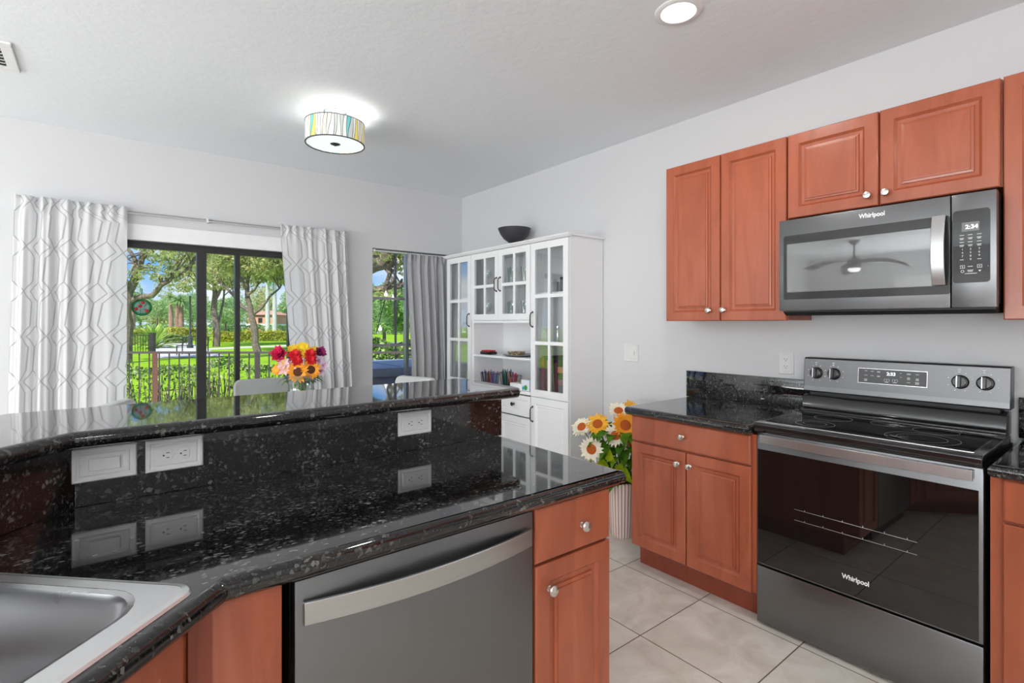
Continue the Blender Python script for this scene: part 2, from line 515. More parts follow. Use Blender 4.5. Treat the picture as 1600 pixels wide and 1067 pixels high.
def leafmat(name, c0, c1, c2, scale=3.0, tl=0.35):
    m, nt = new_mat(name)
    p = poswld(nt)
    oi = N(nt, 'ShaderNodeNewGeometry')
    nz = N(nt, 'ShaderNodeTexNoise', {'Vector': p, 'Scale': scale, 'Detail': 3.0})
    f = M_(nt, 'ADD', M_(nt, 'MULTIPLY', nz.outputs[0], 0.6), M_(nt, 'MULTIPLY', oi.outputs['Random Per Island'], 0.4))
    c = ramp(nt, f, [(0.25, c0), (0.5, c1), (0.75, c2)])
    d = N(nt, 'ShaderNodeBsdfDiffuse', {'Color': c})
    t = N(nt, 'ShaderNodeBsdfTranslucent', {'Color': c})
    out(nt, N(nt, 'ShaderNodeMixShader', {0: tl, 1: d.outputs[0], 2: t.outputs[0]}).outputs[0])
    return m
ML_OAK = leafmat('oak_leaves', srgb(140, 156, 100), srgb(194, 200, 136), srgb(238, 224, 170), 1.2, .5)
ML_BG = leafmat('distant_leaves', srgb(104, 146, 96), srgb(150, 186, 120), srgb(200, 214, 150), 0.6, .45)
ML_HED = leafmat('hedge_leaves', srgb(60, 92, 36), srgb(104, 140, 60), srgb(200, 214, 160), 9.0, .25)
ML_YEL = leafmat('yellow_shrub_leaves', srgb(130, 140, 40), srgb(190, 190, 70), srgb(220, 214, 120), 1.5)
ML_LIM = leafmat('lime_fronds', srgb(130, 170, 60), srgb(170, 200, 90), srgb(200, 220, 120), 2.0)
ML_DG = leafmat('bouquet_leaves', srgb(50, 90, 30), srgb(84, 130, 40), srgb(130, 170, 50), 30.0)
ML_YG = leafmat('yellow_green_leaves', srgb(110, 130, 20), srgb(150, 170, 30), srgb(180, 190, 60), 30.0)

def mk_ground(name, stops, scale, rough=0.9, detail=8.0):
    m, nt = new_mat(name)
    n = N(nt, 'ShaderNodeTexNoise', {'Vector': poswld(nt), 'Scale': scale, 'Detail': detail, 'Roughness': 0.7})
    out(nt, bsdf(nt, ramp(nt, n.outputs[0], stops), rough, 0, 0.1))
    return m
MLAWN = mk_ground('lawn', [(0.3, srgb(112, 154, 24)), (0.5, srgb(138, 178, 30)), (0.72, srgb(162, 194, 56))], 0.9)
MPATH = mk_ground('concrete_path', [(0.3, srgb(190, 186, 186)), (0.7, srgb(214, 210, 208))], 3.0)
MASPH = mk_ground('asphalt', [(0.3, srgb(150, 150, 155)), (0.7, srgb(180, 180, 185))], 2.0)
MPAT = mk_ground('patio_concrete', [(0.3, srgb(170, 166, 160)), (0.7, srgb(190, 186, 180))], 5.0)
MBARK = mk_ground('bark', [(0.3, srgb(88, 76, 66)), (0.6, srgb(134, 122, 112)), (0.8, srgb(164, 152, 142))], 9.0)
MPALM = mk_ground('palm_bark', [(0.3, srgb(120, 92, 80)), (0.6, srgb(170, 138, 120)), (0.8, srgb(190, 166, 150))], 6.0)
MRPALM = mk_ground('pale_palm_bark', [(0.3, srgb(170, 172, 172)), (0.7, srgb(205, 206, 204))], 4.0)
MSALM = mk_ground('salmon_stucco', [(0.3, srgb(206, 150, 124)), (0.7, srgb(222, 168, 142))], 1.0)
MROOF = mk_ground('clay_roof', [(0.3, srgb(176, 128, 112)), (0.7, srgb(206, 162, 146))], 4.0)

# ------------------------------------------------------------------ room shell
T = 0.16
XR_OUT = XW + T
struct('floor', B().box(XL - T, XR_OUT, YR - T, YB + T, -0.10, 0.0), MT)
struct('ceiling', B().box(XL - T - .3, XR_OUT + .3, YR - T - .3, YB + T + .15, ZC, ZC + 0.2), MC)
struct('wall_right', B().box(XW, XR_OUT, YR - T, YB + T, 0, ZC), MW)
# window wall with the slider opening and the tall window opening
DX0, DX1, DZ = 0.04, 1.235, 2.03
WX0, WX1, WZ0, WZ1 = 1.913, 2.72, 0.45, 2.03
b = B()
b.box(XL - T, DX0, YB, YB + T, 0, ZC); b.box(DX0, DX1, YB, YB + T, DZ, ZC); b.box(DX1, WX0, YB, YB + T, 0, ZC)
b.box(WX0, WX1, YB, YB + T, WZ1, ZC); b.box(WX0, WX1, YB, YB + T, 0, WZ0); b.box(WX1, XW, YB, YB + T, 0, ZC)
struct('wall_back', b, MW)
# unseen left and rear walls, with openings added to go with the fill lamps
b = B()
b.box(XL - T, XL, YR, -0.6, 0, ZC); b.box(XL - T, XL, 3.0, YB, 0, ZC); b.box(XL - T, XL, -0.6, 3.0, 2.2, ZC)
struct('wall_left', b, MW)
b = B()
b.box(XL - T, -4.8, YR - T, YR, 0, ZC); b.box(-2.0, XW, YR - T, YR, 0, ZC)
b.box(-4.8, -2.0, YR - T, YR, 0, .6); b.box(-4.8, -2.0, YR - T, YR, 2.3, ZC)

struct('wall_rear', b, MW)
# base boards
struct('baseboard_right', B().box(XW - .014, XW, 1.83, 2.55, 0, .10), MWI)
b = B(); b.box(XL, DX0 - .02, YB - .014, YB, 0, .10); b.box(DX1 + .02, XW, YB - .014, YB, 0, .10)
struct('baseboard_back', b, MWI)

def win(name, x0, x1, z0, z1, y, fw, mat, bars_v=(), bars_h=(), depth=.05, lintel=None):
    r = bpy.data.objects.new(name, None); COL.objects.link(r); r['kind'] = 'structure'
    b = B()
    b.box(x0, x0 + fw, y, y + depth, z0, z1); b.box(x1 - fw, x1, y, y + depth, z0, z1)
    b.box(x0 + fw, x1 - fw, y, y + depth, z1 - (lintel or fw), z1); b.box(x0 + fw, x1 - fw, y, y + depth, z0, z0 + fw)
    obj('window_frame', b, mat, r, smooth=False)
    for k, (a, wd) in enumerate(bars_v):
        obj('mullion', B().box(a - wd / 2, a + wd / 2, y - .006, y + depth - .004, z0 + fw, z1 - (lintel or fw)), mat, r, smooth=False)
    for (a, wd) in bars_h:
        obj('glazing_bar', B().box(x0 + fw, x1 - fw, y + .01, y + depth - .01, a - wd / 2, a + wd / 2), mat, r, smooth=False)
    obj('glass', B().box(x0 + fw * .5, x1 - fw * .5, y + depth * .5 - .003, y + depth * .5 + .003, z0 + fw * .5, z1 - fw * .5), MGL, r, smooth=False)
    return r
win('door_1', DX0, DX1, 0.0, 1.945, YB + .03, .045, MDF, bars_v=((.573, .062), (.815, .034)), lintel=.07)
struct('trim_1', B().box(DX0 - .02, DX1 + .02, YB - .02, YB + T - .02, 1.925, 2.035).box(DX0 - .02, DX1 + .02, YB - .024, YB - .02, 1.925, 1.935), MWI)
MGM = plain('aluminium_bar', rgb(0.35, 0.35, 0.35), 0.3, 0.6)
win('window_1', WX0, WX1, WZ0, WZ1, YB + .05, .02, MGM, bars_v=((2.285, .03),), bars_h=((1.575, .022), (1.135, .022)))
for nm, cx, y, wd, z0, z1 in (('window_added', -3.4, YR - .1, 2.8, .6, 2.3),):
    win(nm, cx - wd / 2, cx + wd / 2, z0, z1, y, .05, MWI, bars_v=((cx, .04),))  # unseen window added to go with the rear fill lamp
r = win('door_added', -1.8, 1.8, 0.0, 2.2, 0, .05, MDF, bars_v=((0, .06),))  # unseen slider added to go with the left fill lamp
r.location = (XL - .1, 1.2, 0); r.rotation_euler = (0, 0, R(90))
MSH = plain('added_shade', rgb(.8, .8, .79), .8)  # plain white panels added over the two unseen openings
o = obj('added_shade', B().box(XL + .002, XL + .006, -.6, 3.0, .03, 2.2), MSH, smooth=False); tag(o, 'added unseen white shade over the slider opening behind the left fill lamp', 'window shade')
o = obj('added_shade', B().box(-4.79, -2.01, YR + .002, YR + .006, .62, 2.3), MSH, smooth=False); tag(o, 'added unseen white shade over the window opening behind the rear fill lamp', 'window shade')

# ------------------------------------------------------------------ ceiling fixtures
def recessed(x, y, label, group=None):
    t = thing('recessed_light', label, 'ceiling light', (x, y, ZC - .001))
    n = 48
    obj('trim_ring', B().lathe([(.095, 0.0), (.095, -.003), (.088, -.007), (.071, -.007), (.068, -.004), (.066, 0.0), (.095, 0.0)], n=n), MWI, t)
    obj('lens', B().lathe([(0.0, -.0015), (.067, -.0015), (.067, 0.0), (0.0, 0.0)], n=n), MLED, t)
    a = area('can_light', (x, y, ZC - .012), (0, 0, 0), .13, .13, 5, (1, .97, .93), 'DISK')
    return t
recessed(1.85, 1.232, 'round white recessed downlight glowing in the ceiling above the stove')
for i, (x, y, l) in enumerate(((0.75, -1.2, 'added unseen downlight near the rear kitchen wall'), (-.9, .3, 'added unseen downlight left of the sink corner'),
                (-2.6, -1.1, 'added unseen downlight by the rear opening'), (-2.3, 3.2, 'added unseen downlight near the window wall in the living area'),
                (2.05, -1.3, 'added unseen downlight in the far right kitchen corner'))):
    recessed(x, y, l)  # extra downlights added out of view to light the room

LX, LY = 1.10, 3.12
t = thing('drum_ceiling_light', 'semi-flush drum ceiling lamp with a stained glass shade over the dining table', 'ceiling light', (LX, LY, ZC))
obj('canopy', B().lathe([(0, 0), (.065, 0), (.067, -.006), (.062, -.012), (.05, -.016), (.045, -.024), (.012, -.028), (0, -.028)], n=40), MCRM, t)
obj('stem', B().lathe([(.008, -.026), (.008, -.1), (.014, -.105), (.014, -.112), (.007, -.115), (.007, -.19)], n=16), MCRM, t)
m, nt = new_mat('stained_glass_shade')
tcn = N(nt, 'ShaderNodeTexCoord')
sp = N(nt, 'ShaderNodeSeparateXYZ', {'Vector': tcn.outputs['Object']})
ang = M_(nt, 'ARCTAN2', sp.outputs[1], sp.outputs[0])
zz = sp.outputs[2]
wob = M_(nt, 'MULTIPLY', M_(nt, 'SINE', M_(nt, 'MULTIPLY_ADD', zz, 24.0, M_(nt, 'MULTIPLY', ang, 9.0))), 0.10)
sec = M_(nt, 'ADD', M_(nt, 'MULTIPLY', ang, 4.6), wob)
idx = M_(nt, 'FLOOR', sec)
fr = M_(nt, 'FRACT', sec)
# wedge shaped strips: a second, slanted boundary inside every strip
half = M_(nt, 'MULTIPLY_ADD', M_(nt, 'ADD', zz, 0.13), 3.2, 0.42)
sid = M_(nt, 'ADD', M_(nt, 'MULTIPLY', idx, 2.0), M_(nt, 'GREATER_THAN', fr, half))
wn = N(nt, 'ShaderNodeTexWhiteNoise', {'W': sid}, noise_dimensions='1D')
pc = ramp(nt, wn.outputs['Value'], [(0.0, srgb(240, 240, 236)), (0.28, srgb(120, 205, 205)), (0.42, srgb(236, 226, 205)), (0.62, srgb(240, 222, 120)), (0.75, srgb(206, 212, 208)), (0.88, srgb(245, 246, 246))])
pc.node.color_ramp.interpolation = 'CONSTANT'
ln = M_(nt, 'MINIMUM', M_(nt, 'MINIMUM', fr, M_(nt, 'SUBTRACT', 1.0, fr)), M_(nt, 'ABSOLUTE', M_(nt, 'SUBTRACT', fr, half)))
ld = M_(nt, 'LESS_THAN', ln, 0.04)
cc = mixc(nt, ld, pc, rgb(0.10, 0.09, 0.08))
es = M_(nt, 'MULTIPLY', M_(nt, 'SUBTRACT', 1.0, ld), 0.22)
out(nt, bsdf(nt, cc, 0.2, **{'Emission Color': cc, 'Emission Strength': es}))
MSG = m
SR = .172
obj('glass_shade', B().lathe([(SR, -.070), (SR, -.197), (SR - .004, -.197), (SR - .004, -.070), (SR, -.070)], n=72), MSG, t)
b = B()
for z in (-.070, -.197): b.lathe([(SR + .002, z - .002), (SR + .002, z + .002), (SR - .006, z + .002), (SR - .006, z - .002), (SR + .002, z - .002)], n=72)
obj('rim', b, MIR, t)
obj('diffuser', B().lathe([(0, -.193), (SR - .007, -.193), (SR - .007, -.189), (0, -.189)], n=64), mk_emit('frosted_diffuser', rgb(0.86, 0.97, 0.95), 0.6), t)
obj('finial', B().lathe([(0, -.205), (.008, -.204), (.012, -.199), (.026, -.196), (.030, -.193), (0, -.192)], n=28), MIR, t)
obj('cross_bar', B().box(-SR + .005, SR - .005, -.006, .006, -.078, -.072), MCRM, t, smooth=False)
pl = bpy.data.lights.new('lamp_bulb', 'POINT'); pl.energy = 2.6; pl.shadow_soft_size = .03; pl.color = (1, .98, .95)
po = bpy.data.objects.new('lamp_bulb', pl); COL.objects.link(po); po.location = (LX + .06, LY, ZC - .125)

t = thing('ceiling_air_vent', 'square white air vent in the ceiling at the left edge of the photo', 'vent', (-.51, 3.435, ZC))
b = B(); a = .175
for x0, x1, y0, y1 in ((-a, a, -a, -a + .045), (-a, a, a - .045, a), (-a, -a + .045, -a + .045, a - .045), (a - .045, a, -a + .045, a - .045)):
    b.box(x0, x1, y0, y1, -.012, 0)
obj('frame', b, MWI, t, smooth=False, bevel=.004)
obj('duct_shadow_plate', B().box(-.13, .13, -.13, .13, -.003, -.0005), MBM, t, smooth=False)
for k in range(7):
    s_ = B().box(-.13, .13, -.012, .012, -.001, .001)
    s_.xf(Matrix.Translation((0, -.114 + k * .038, -.010)) @ Matrix.Rotation(R(35), 4, 'X'))
    obj('slat', s_, MWI, t, smooth=False)

# ceiling fan of the living area, seen mirrored in the microwave glass
t = thing('ceiling_fan', 'dark three-blade ceiling fan with a lit lamp, mirrored in the microwave glass', 'ceiling fan', (-4.1, 2.95, ZC))
obj('canopy', B().lathe([(0, 0), (.075, 0), (.07, -.03), (.03, -.07), (0, -.07)], n=28), MIR, t)
obj('downrod', B().lathe([(.013, -.06), (.013, -.26)], n=12), MIR, t)
obj('motor', B().lathe([(0, -.24), (.03, -.245), (.05, -.28), (.09, -.30), (.095, -.41), (.085, -.43), (0, -.43)], n=28), MBM, t)
obj('lamp_globe', B().lathe([(.082, -.43), (.08, -.46), (.05, -.485), (0, -.49)], n=28), mk_emit('fan_lamp', rgb(1, 1, 1), 5.0), t)
for k in range(3):
    ang = R(28 + 120 * k); vs = []; fs = []; n = 14
    for i in range(n + 1):
        q = i / n; rr = .09 + q * .62; wd = .055 + .065 * math.sin(q * PI * .62)
        zz_ = -.33 + .05 * math.sin(q * PI * .55) - .17 * q * q
        sw = .12 * q * q
        for sgn in (-1, 1):
            for th in (0, -.008):
                vs.append((rr, sw + sgn * wd, zz_ + th + sgn * .018))
    for i in range(n):
        o = i * 4
        fs += [(o, o + 2, o + 6, o + 4), (o + 1, o + 5, o + 7, o + 3), (o, o + 4, o + 5, o + 1), (o + 2, o + 3, o + 7, o + 6)]
    fs += [(0, 1, 3, 2), (n * 4, n * 4 + 2, n * 4 + 3, n * 4 + 1)]
    obj('blade', B().add(vs, fs).xf(Matrix.Rotation(ang, 4, 'Z')), MBM, t)

# ------------------------------------------------------------------ cabinets in cherry wood
DOOR_P = [(0, .019), (0, .004), (.004, 0), (.050, 0), (.051, .002), (.060, .0105), (.0735, .0115), (.0745, .0065), (.0835, .0050), (.0845, .0015), (.090, .0012)]
DRAW_P = [(0, .019), (0, .006), (.003, .002), (.007, 0), (.012, 0)]
KNOB = [(.0, 0), (.0085, 0), (.0085, -.002), (.0052, -.004), (.0048, -.013), (.007, -.016), (.0145, -.019), (.0158, -.0215), (.0135, -.025), (.006, -.0272), (0, -.0276)]
def knob(par, x, z, y=0.0):
    return obj('knob', B().lathe(KNOB, (x, y, z), n=24, axis='y'), MNK, par)
def door(par, x0, x1, z0, z1, kx=None, kz=None, prof=DOOR_P, name='door', mat=None):
    d = obj(name, B().rings(x0, x1, z0, z1, prof), mat or MCH, par, smooth=False)
    if kx is not None: knob(d, kx, kz)
    return d

# base cabinet left of the stove
t = thing('base_cabinet', 'cherry base cabinet with one drawer above two doors, left of the stove', 'cabinet', (2.28, 1.818, 0), -90)
WB = .690
obj('body', B().box(0, WB, .02, .598, .125, .839), MCH, t, smooth=False)
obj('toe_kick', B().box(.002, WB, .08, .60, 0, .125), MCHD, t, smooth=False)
door(t, .004, .670, .700, .836, .324, .770, DRAW_P, 'drawer')
door(t, .004, .338, .127, .692, .298, .630)
door(t, .344, .670, .127, .692, .366, .630)
# base cabinet right of the stove
t = thing('base_cabinet', 'cherry base cabinet at the right edge of the photo, right of the stove', 'cabinet', (2.28, .350, 0), -90)
obj('body', B().box(0, .46, .02, .598, .125, .839), MCH, t, smooth=False)
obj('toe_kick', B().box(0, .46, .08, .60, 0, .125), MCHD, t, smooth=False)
door(t, .032, .44, .700, .836, .236, .770, DRAW_P, 'drawer')
door(t, .032, .44, .127, .692, .40, .630)
# counters on both sides of the stove
o = slab('granite_countertop', [(2.245, 1.135), (2.879, 1.135), (2.879, 1.848), (2.26, 1.848), (2.245, 1.833)], .840, .884, MG)
tag(o, 'short black granite countertop left of the stove, on the two-door cabinet', 'countertop')
o = slab('granite_countertop', [(2.25, -.12), (2.879, -.12), (2.879, .350), (2.25, .350)], .840, .884, MG)
tag(o, 'black granite countertop right of the stove at the photo edge', 'countertop')
o = obj('granite_backsplash', B().bbox(2.860, 2.879, 1.135, 1.848, .8845, 1.046), MG); tag(o, 'low black granite backsplash left of the stove panel', 'backsplash')
o = obj('granite_backsplash', B().bbox(2.860, 2.879, -.12, .352, .8845, 1.046), MG); tag(o, 'black granite backsplash right of the stove panel', 'backsplash')

# upper cabinets
t = thing('upper_cabinet', 'tall double-door cherry wall cabinet left of the microwave', 'cabinet', (2.595, 1.812, 0), -90)
obj('body', B().box(.001, .686, .02, .284, 1.357, 2.249), MCH, t, smooth=False)
door(t, 0, .337, 1.355, 2.25, .278, 1.413)
door(t, .343, .682, 1.355, 2.25, .362, 1.413)
t = thing('upper_cabinet', 'short double-door cherry wall cabinet above the microwave', 'cabinet', (2.595, 1.125, 0), -90)
obj('body', B().box(.001, .761, .02, .284, 1.849, 2.249), MCH, t, smooth=False)
door(t, .002, .374, 1.848, 2.25, .338, 1.895)
door(t, .380, .757, 1.848, 2.25, .404, 1.895)
t = thing('upper_cabinet', 'cherry wall cabinet cut by the right photo edge, right of the microwave', 'cabinet', (2.595, .3615, 0), -90)
obj('body', B().box(.001, .46, .02, .284, 1.357, 2.249), MCH, t, smooth=False)
door(t, .002, .456, 1.355, 2.25, .42, 1.413)

# ------------------------------------------------------------------ microwave
t = thing('microwave', 'black stainless over-the-range microwave with a curved handle, above the stove', 'microwave', (2.505, 1.122, 1.400), -90)
MWW, MH = .758, .424
obj('body', B().box(.004, MWW - .004, .035, .374, .014, MH - .002), MBM, t, smooth=False)
obj('vent_grille', B().prism([(.06, -.022), (.03, -.006), (.03, .013), (.37, .013), (.37, -.012)], .006, MWW - .008, 'x'), MBM, t, smooth=False)
d = obj('door', B().bbox(0, .629, 0, .034, 0, MH, .003), MBS, t)
def rrect(x0, x1, z0, z1, r, n=6):
    p = []
    for cx, cz, a0 in ((x1 - r, z1 - r, 0), (x0 + r, z1 - r, 90), (x0 + r, z0 + r, 180), (x1 - r, z0 + r, 270)):
        for k in range(n + 1):
            a = R(a0 + 90 * k / n); p.append((cx + r * math.cos(a), cz + r * math.sin(a)))
    return p
obj('glass_panel', B().prism(rrect(.020, .6285, .052, .350, .010), -.0012, .0005, 'y'), MMG, d, smooth=False)
obj('window', B().prism(rrect(.036, .590, .086, .310, .004), -.0018, -.001, 'y'), MMI, d, smooth=False)
# handle: a flat band bowed outwards
def bow_handle(par, x0, x1, z0, z1, bow, stand, vertical, mat, th=.010, n=20, y=0.0, name='handle'):
    vs = []; fs = []
    for i in range(n + 1):
        q = i / n; o_ = stand + bow * (1 - (2 * q - 1) ** 2)
        for (yy) in (-o_, -o_ + th):
            if vertical: vs += [(x0, y + yy, z0 + q * (z1 - z0)), (x1, y + yy, z0 + q * (z1 - z0))]
            else: vs += [(x0 + q * (x1 - x0), y + yy, z0), (x0 + q * (x1 - x0), y + yy, z1)]
    for i in range(n):
        o_ = i * 4
        fs += [(o_, o_ + 1, o_ + 5, o_ + 4), (o_ + 2, o_ + 6, o_ + 7, o_ + 3), (o_, o_ + 4, o_ + 6, o_ + 2), (o_ + 1, o_ + 3, o_ + 7, o_ + 5)]
    fs += [(0, 2, 3, 1), (n * 4, n * 4 + 1, n * 4 + 3, n * 4 + 2)]
    b = B().add(vs, fs)
    e = .014
    if vertical:
        b.box(x0 + .004, x1 - .004, y - stand + .002, y, z0, z0 + e); b.box(x0 + .004, x1 - .004, y - stand + .002, y, z1 - e, z1)
    else:
        b.box(x0, x0 + e, y - stand + .002, y, z0 + .004, z1 - .004); b.box(x1 - e, x1, y - stand + .002, y, z0 + .004, z1 - .004)
    return obj(name, b, mat, par, smooth=True, bevel=.0015)
MHD = mk_steel('polished_handle', rgb(0.50, 0.50, 0.50), rgb(0.60, 0.60, 0.60), 0.28, axis=(160, 1, 1))
bow_handle(d, .578, .618, .086, .352, .022, .022, True, MHD)
cp = obj('control_panel', B().bbox(.632, MWW, 0, .034, 0, MH, .003), MBS, t)
obj('control_glass', B().prism(rrect(.636, .741, .092, .362, .012), -.0012, .0005, 'y'), MMG, cp, smooth=False)
obj('display', B().box(.662, .711, -.0018, -.001, .282, .316), plain('display_grey', rgb(.16, .16, .16), .3), cp, smooth=False)
text('clock_digits', '2:34', .021, MDIG, cp, (.690, -.0022, .298), FRONT, bold=.0004)
b = B()
def printed(cp, x, z, wd, rows, y=-.0016):
    for r_ in range(rows):
        b.box(x - wd / 2 + .0015 * r_, x + wd / 2 - .0015 * r_, y - .0003, y, z - .0042 * r_ - .0009, z - .0042 * r_ + .0009)
for zi, (z_, rows) in enumerate(((.269, 1), (.258, 2), (.243, 1), (.232, 2))):
    for x_ in (.662, .686, .711): printed(cp, x_, z_, .013, rows)
for x_, z_ in ((.662, .178), (.711, .178)): printed(cp, x_, z_, .011, 1)
for x_, z_, in ((.686, .152),): printed(cp, x_, z_, .014, 1)
printed(cp, .686, .138, .017, 2); printed(cp, .688, .126, .034, 1)
for x_ in (.664, .712):
    for a_ in (-.006, .006): b.box(x_ + a_ - .0006, x_ + a_ + .0006, -.0019, -.0016, .146, .157)
    for c_ in (.146, .157): b.box(x_ - .0066, x_ + .0066, -.0019, -.0016, c_ - .0006, c_ + .0006)
    b.box(x_ - .0018, x_ + .0018, -.0019, -.0016, .150, .153)
obj('start_mark', B().lathe([(.005, -.0019), (.005, -.0016), (.0036, -.0016), (.0036, -.0019), (.005, -.0019)], (.664, 0, .135), 16, 'y'), MPRT, cp, smooth=False)
obj('arrow_mark', B().add([(.708, -.0018, .137), (.717, -.0018, .137), (.7125, -.0018, .131)], [(0, 1, 2)]), MPRT, cp, smooth=False)
obj('button_marks', b, MPRT, cp, smooth=False, recalc=False)
for k, ch in enumerate('1234567890'):
    x_ = (.664, .687, .711)[k % 3] if k < 9 else .687
    z_ = .216 - .0125 * (k // 3)
    text('keypad_digit', ch, .010, MPRT, cp, (x_, -.0018, z_), FRONT)
text('brand_lettering', 'Whirlpool', .026, MLOGO, d, (.375, -.0006, .393), FRONT, sx=.85, bold=.0007)
text('warning_mark', 'i', .006, MPRT, cp, (.735, -.0018, .15), FRONT)

# ------------------------------------------------------------------ electric range
RW = .758
t = thing('electric_range', 'freestanding black stainless electric range with a glass oven door and smooth cooktop', 'stove', (2.29, 1.123, 0), -90)
obj('body', B().box(.003, RW - .003, .03, .57, .015, .862), MBM, t, smooth=False)
b = B()
for x in (.04, RW - .04):
    for y in (.08, .52): obj('foot', B().lathe([(.016, 0), (.016, .016)], (x, y, 0), 14), MBM, t)

obj('storage_drawer', B().bbox(0, RW, 0, .03, .012, .262, .004), MBS, t)
d = obj('oven_door', B().bbox(0, RW, 0, .030, .270, .858, .004), MBS, t)
obj('door_glass', B().box(.004, RW - .012, -.0015, .002, .276, .782), MOG, d, smooth=False, bevel=.001)
bow_handle(d, .030, .736, .818, .855, .012, .040, False, MHD, th=.012)
text('brand_lettering', 'Whirlpool', .026, MLOGO, d, (.386, -.0018, .343), FRONT, sx=.85, bold=.0007)
MRK = mk_steel('rack_wire', rgb(.5, .5, .5), rgb(.6, .6, .6), .3)
b = B()
for z in (.555, .510):
    b.tube([(.16, -.0018, z), (.58, -.0018, z - .001)], .0006, 6)
    for k in range(6): b.box(.20 + k * .07, .202 + k * .07, -.0024, -.0016, z, z + .006)
obj('oven_rack', b, MRK, d)
# cooktop with a raised black rim
c = obj('cooktop', B().prism([(-.022, .868), (-.030, .876), (-.030, .896), (-.022, .903), (.0, .9045), (.45, .9045), (.49, .9045), (.49, .862), (-.018, .862)], -.002, RW + .002, 'x'), MBK, t, bevel=.003)
b = B(); b.m = 0
obj('ceramic_glass', B().box(.028, RW - .028, .012, .428, .904, .9058), MCT, c, smooth=False)
b = B()
for x0, x1, y0, y1 in ((.026, RW - .026, .010, .0125), (.026, RW - .026, .4275, .430), (.026, .0285, .0125, .4275), (RW - .0285, RW - .026, .0125, .4275)):
    b.box(x0, x1, y0, y1, .904, .9062)
obj('steel_edge', b, MCRM, c, smooth=False)
MRI = plain('burner_ring_print', rgb(.22, .22, .22), .35)
for cx, cy, rs in ((.19, .13, (.075, .045)), (.19, .33, (.075,)), (.56, .14, (.115, .078)), (.56, .34, (.075,)), (.38, .36, (.05,))):
    b = B()
    for r_ in rs: b.lathe([(r_, .9058), (r_, .9061), (r_ - .0016, .9061), (r_ - .0016, .9058), (r_, .9058)], (cx, cy, 0), 48)
    obj('burner_ring', b, MRI, c, smooth=False)
obj('rear_riser', B().prism([(.44, .900), (.438, .918), (.455, .926), (.462, .972), (.474, .986), (.55, .990), (.55, .900)], .004, RW - .004, 'x'), MBK, t, bevel=.004)
b = B(); b.box(.03, RW - .03, .495, .57, .985, 1.004)
obj('exhaust_slot', b, MBM, t, smooth=False)
k_ = obj('backguard', B().prism([(.492, 1.000), (.489, 1.006), (.506, 1.165), (.512, 1.170), (.575, 1.170), (.575, 1.000)], -.003, RW + .001, 'x'), MBSL, t, bevel=.003)
SL = math.atan2(.017, .159)
def onpanel(x, z):                       # point on the sloped control face
    return (x, .489 + (z - 1.006) * .017 / .159, z)
PR = Matrix.Rotation(-SL, 4, 'X') @ FRONT
obj('lower_strip', B().add([(0, .4883, 1.006), (RW - .002, .4883, 1.006), (RW - .002, .4905, 1.028), (0, .4905, 1.028)], [(0, 1, 2, 3)]), MBS, k_, smooth=False, recalc=False)
for x, z in ((.056, 1.094), (.134, 1.095), (.606, 1.098), (.684, 1.099)):
    p = onpanel(x, z)
    kb = B().lathe([(0, 0), (.029, 0), (.029, -.005), (.026, -.008), (.024, -.022), (.022, -.024), (0, -.024)], n=32, axis='y')
    kb.box(-.0065, .0065, -.034, -.020, -.024, .024)
    kb.xf(Matrix.Translation(p) @ Matrix.Rotation(-SL, 4, 'X'))
    ko = obj('control_knob', kb, MBK, k_, bevel=.002)
    ib = B().box(-.0075, -.0045, -.0348, -.021, -.023, .023)
    ib.xf(Matrix.Translation(p) @ Matrix.Rotation(-SL, 4, 'X'))
    obj('knob_edge', ib, MCRM, ko, smooth=False)
for x, z in ((.056, 1.094), (.134, 1.095), (.606, 1.098), (.684, 1.099)):
    for a_ in range(8):
        a0 = R(a_ * 45 + 22); px_, pz_ = x + .042 * math.cos(a0), z + .038 * math.sin(a0)
        q = onpanel(px_, pz_)
        obj('dial_mark', B().box(q[0] - .0016, q[0] + .0016, q[1] - .0006, q[1] + .001, q[2] - .0012, q[2] + .0012), MPRT, k_, smooth=False)
    for zz_, wd in ((.040, .008), (.046, .006), (.052, .010)):
        q = onpanel(x - .004, z + zz_); obj('dial_mark', B().box(q[0] - wd / 2, q[0] + wd / 2, q[1] - .0006, q[1] + .001, q[2] - .001, q[2] + .001), MPRT, k_, smooth=False)
DP = plain('display_panel', rgb(.085, .085, .088), .35)
def panelbox(b, x0, x1, z0, z1, off):
    a0, a1 = onpanel(x0, z0), onpanel(x0, z1)
    b.add([(x0, a0[1] - off, z0), (x1, a0[1] - off, z0), (x1, a1[1] - off, z1), (x0, a1[1] - off, z1)], [(0, 1, 2, 3)])
b = B(); panelbox(b, .236, .497, 1.063, 1.132, .0006)
obj('display_edge', b, MCRM, k_, smooth=False, recalc=False)
b = B(); panelbox(b, .238, .495, 1.065, 1.130, .0011)
obj('display_glass', b, DP, k_, smooth=False, recalc=False)
text('clock_digits', '2:33', .020, MDIG, k_, (.366, onpanel(0, 1.111)[1] - .0018, 1.111), PR, bold=.0005)
b = B()
for x, z, wd, rows in ((.268, 1.12, .012, 1), (.293, 1.119, .012, 1), (.318, 1.12, .012, 2), (.268, 1.1, .014, 1), (.293, 1.099, .012, 1), (.318, 1.1, .012, 2),
                       (.268, 1.082, .012, 3), (.402, 1.118, .005, 1), (.402, 1.1, .005, 1), (.431, 1.118, .014, 2), (.462, 1.116, .012, 1), (.431, 1.1, .011, 3),
                       (.462, 1.098, .011, 3), (.431, 1.079, .012, 1), (.462, 1.082, .014, 3)):
    for r_ in range(rows):
        panelbox(b, x - wd / 2, x + wd / 2, z - .0036 * r_ - .0009, z - .0036 * r_ + .0009, .0015)
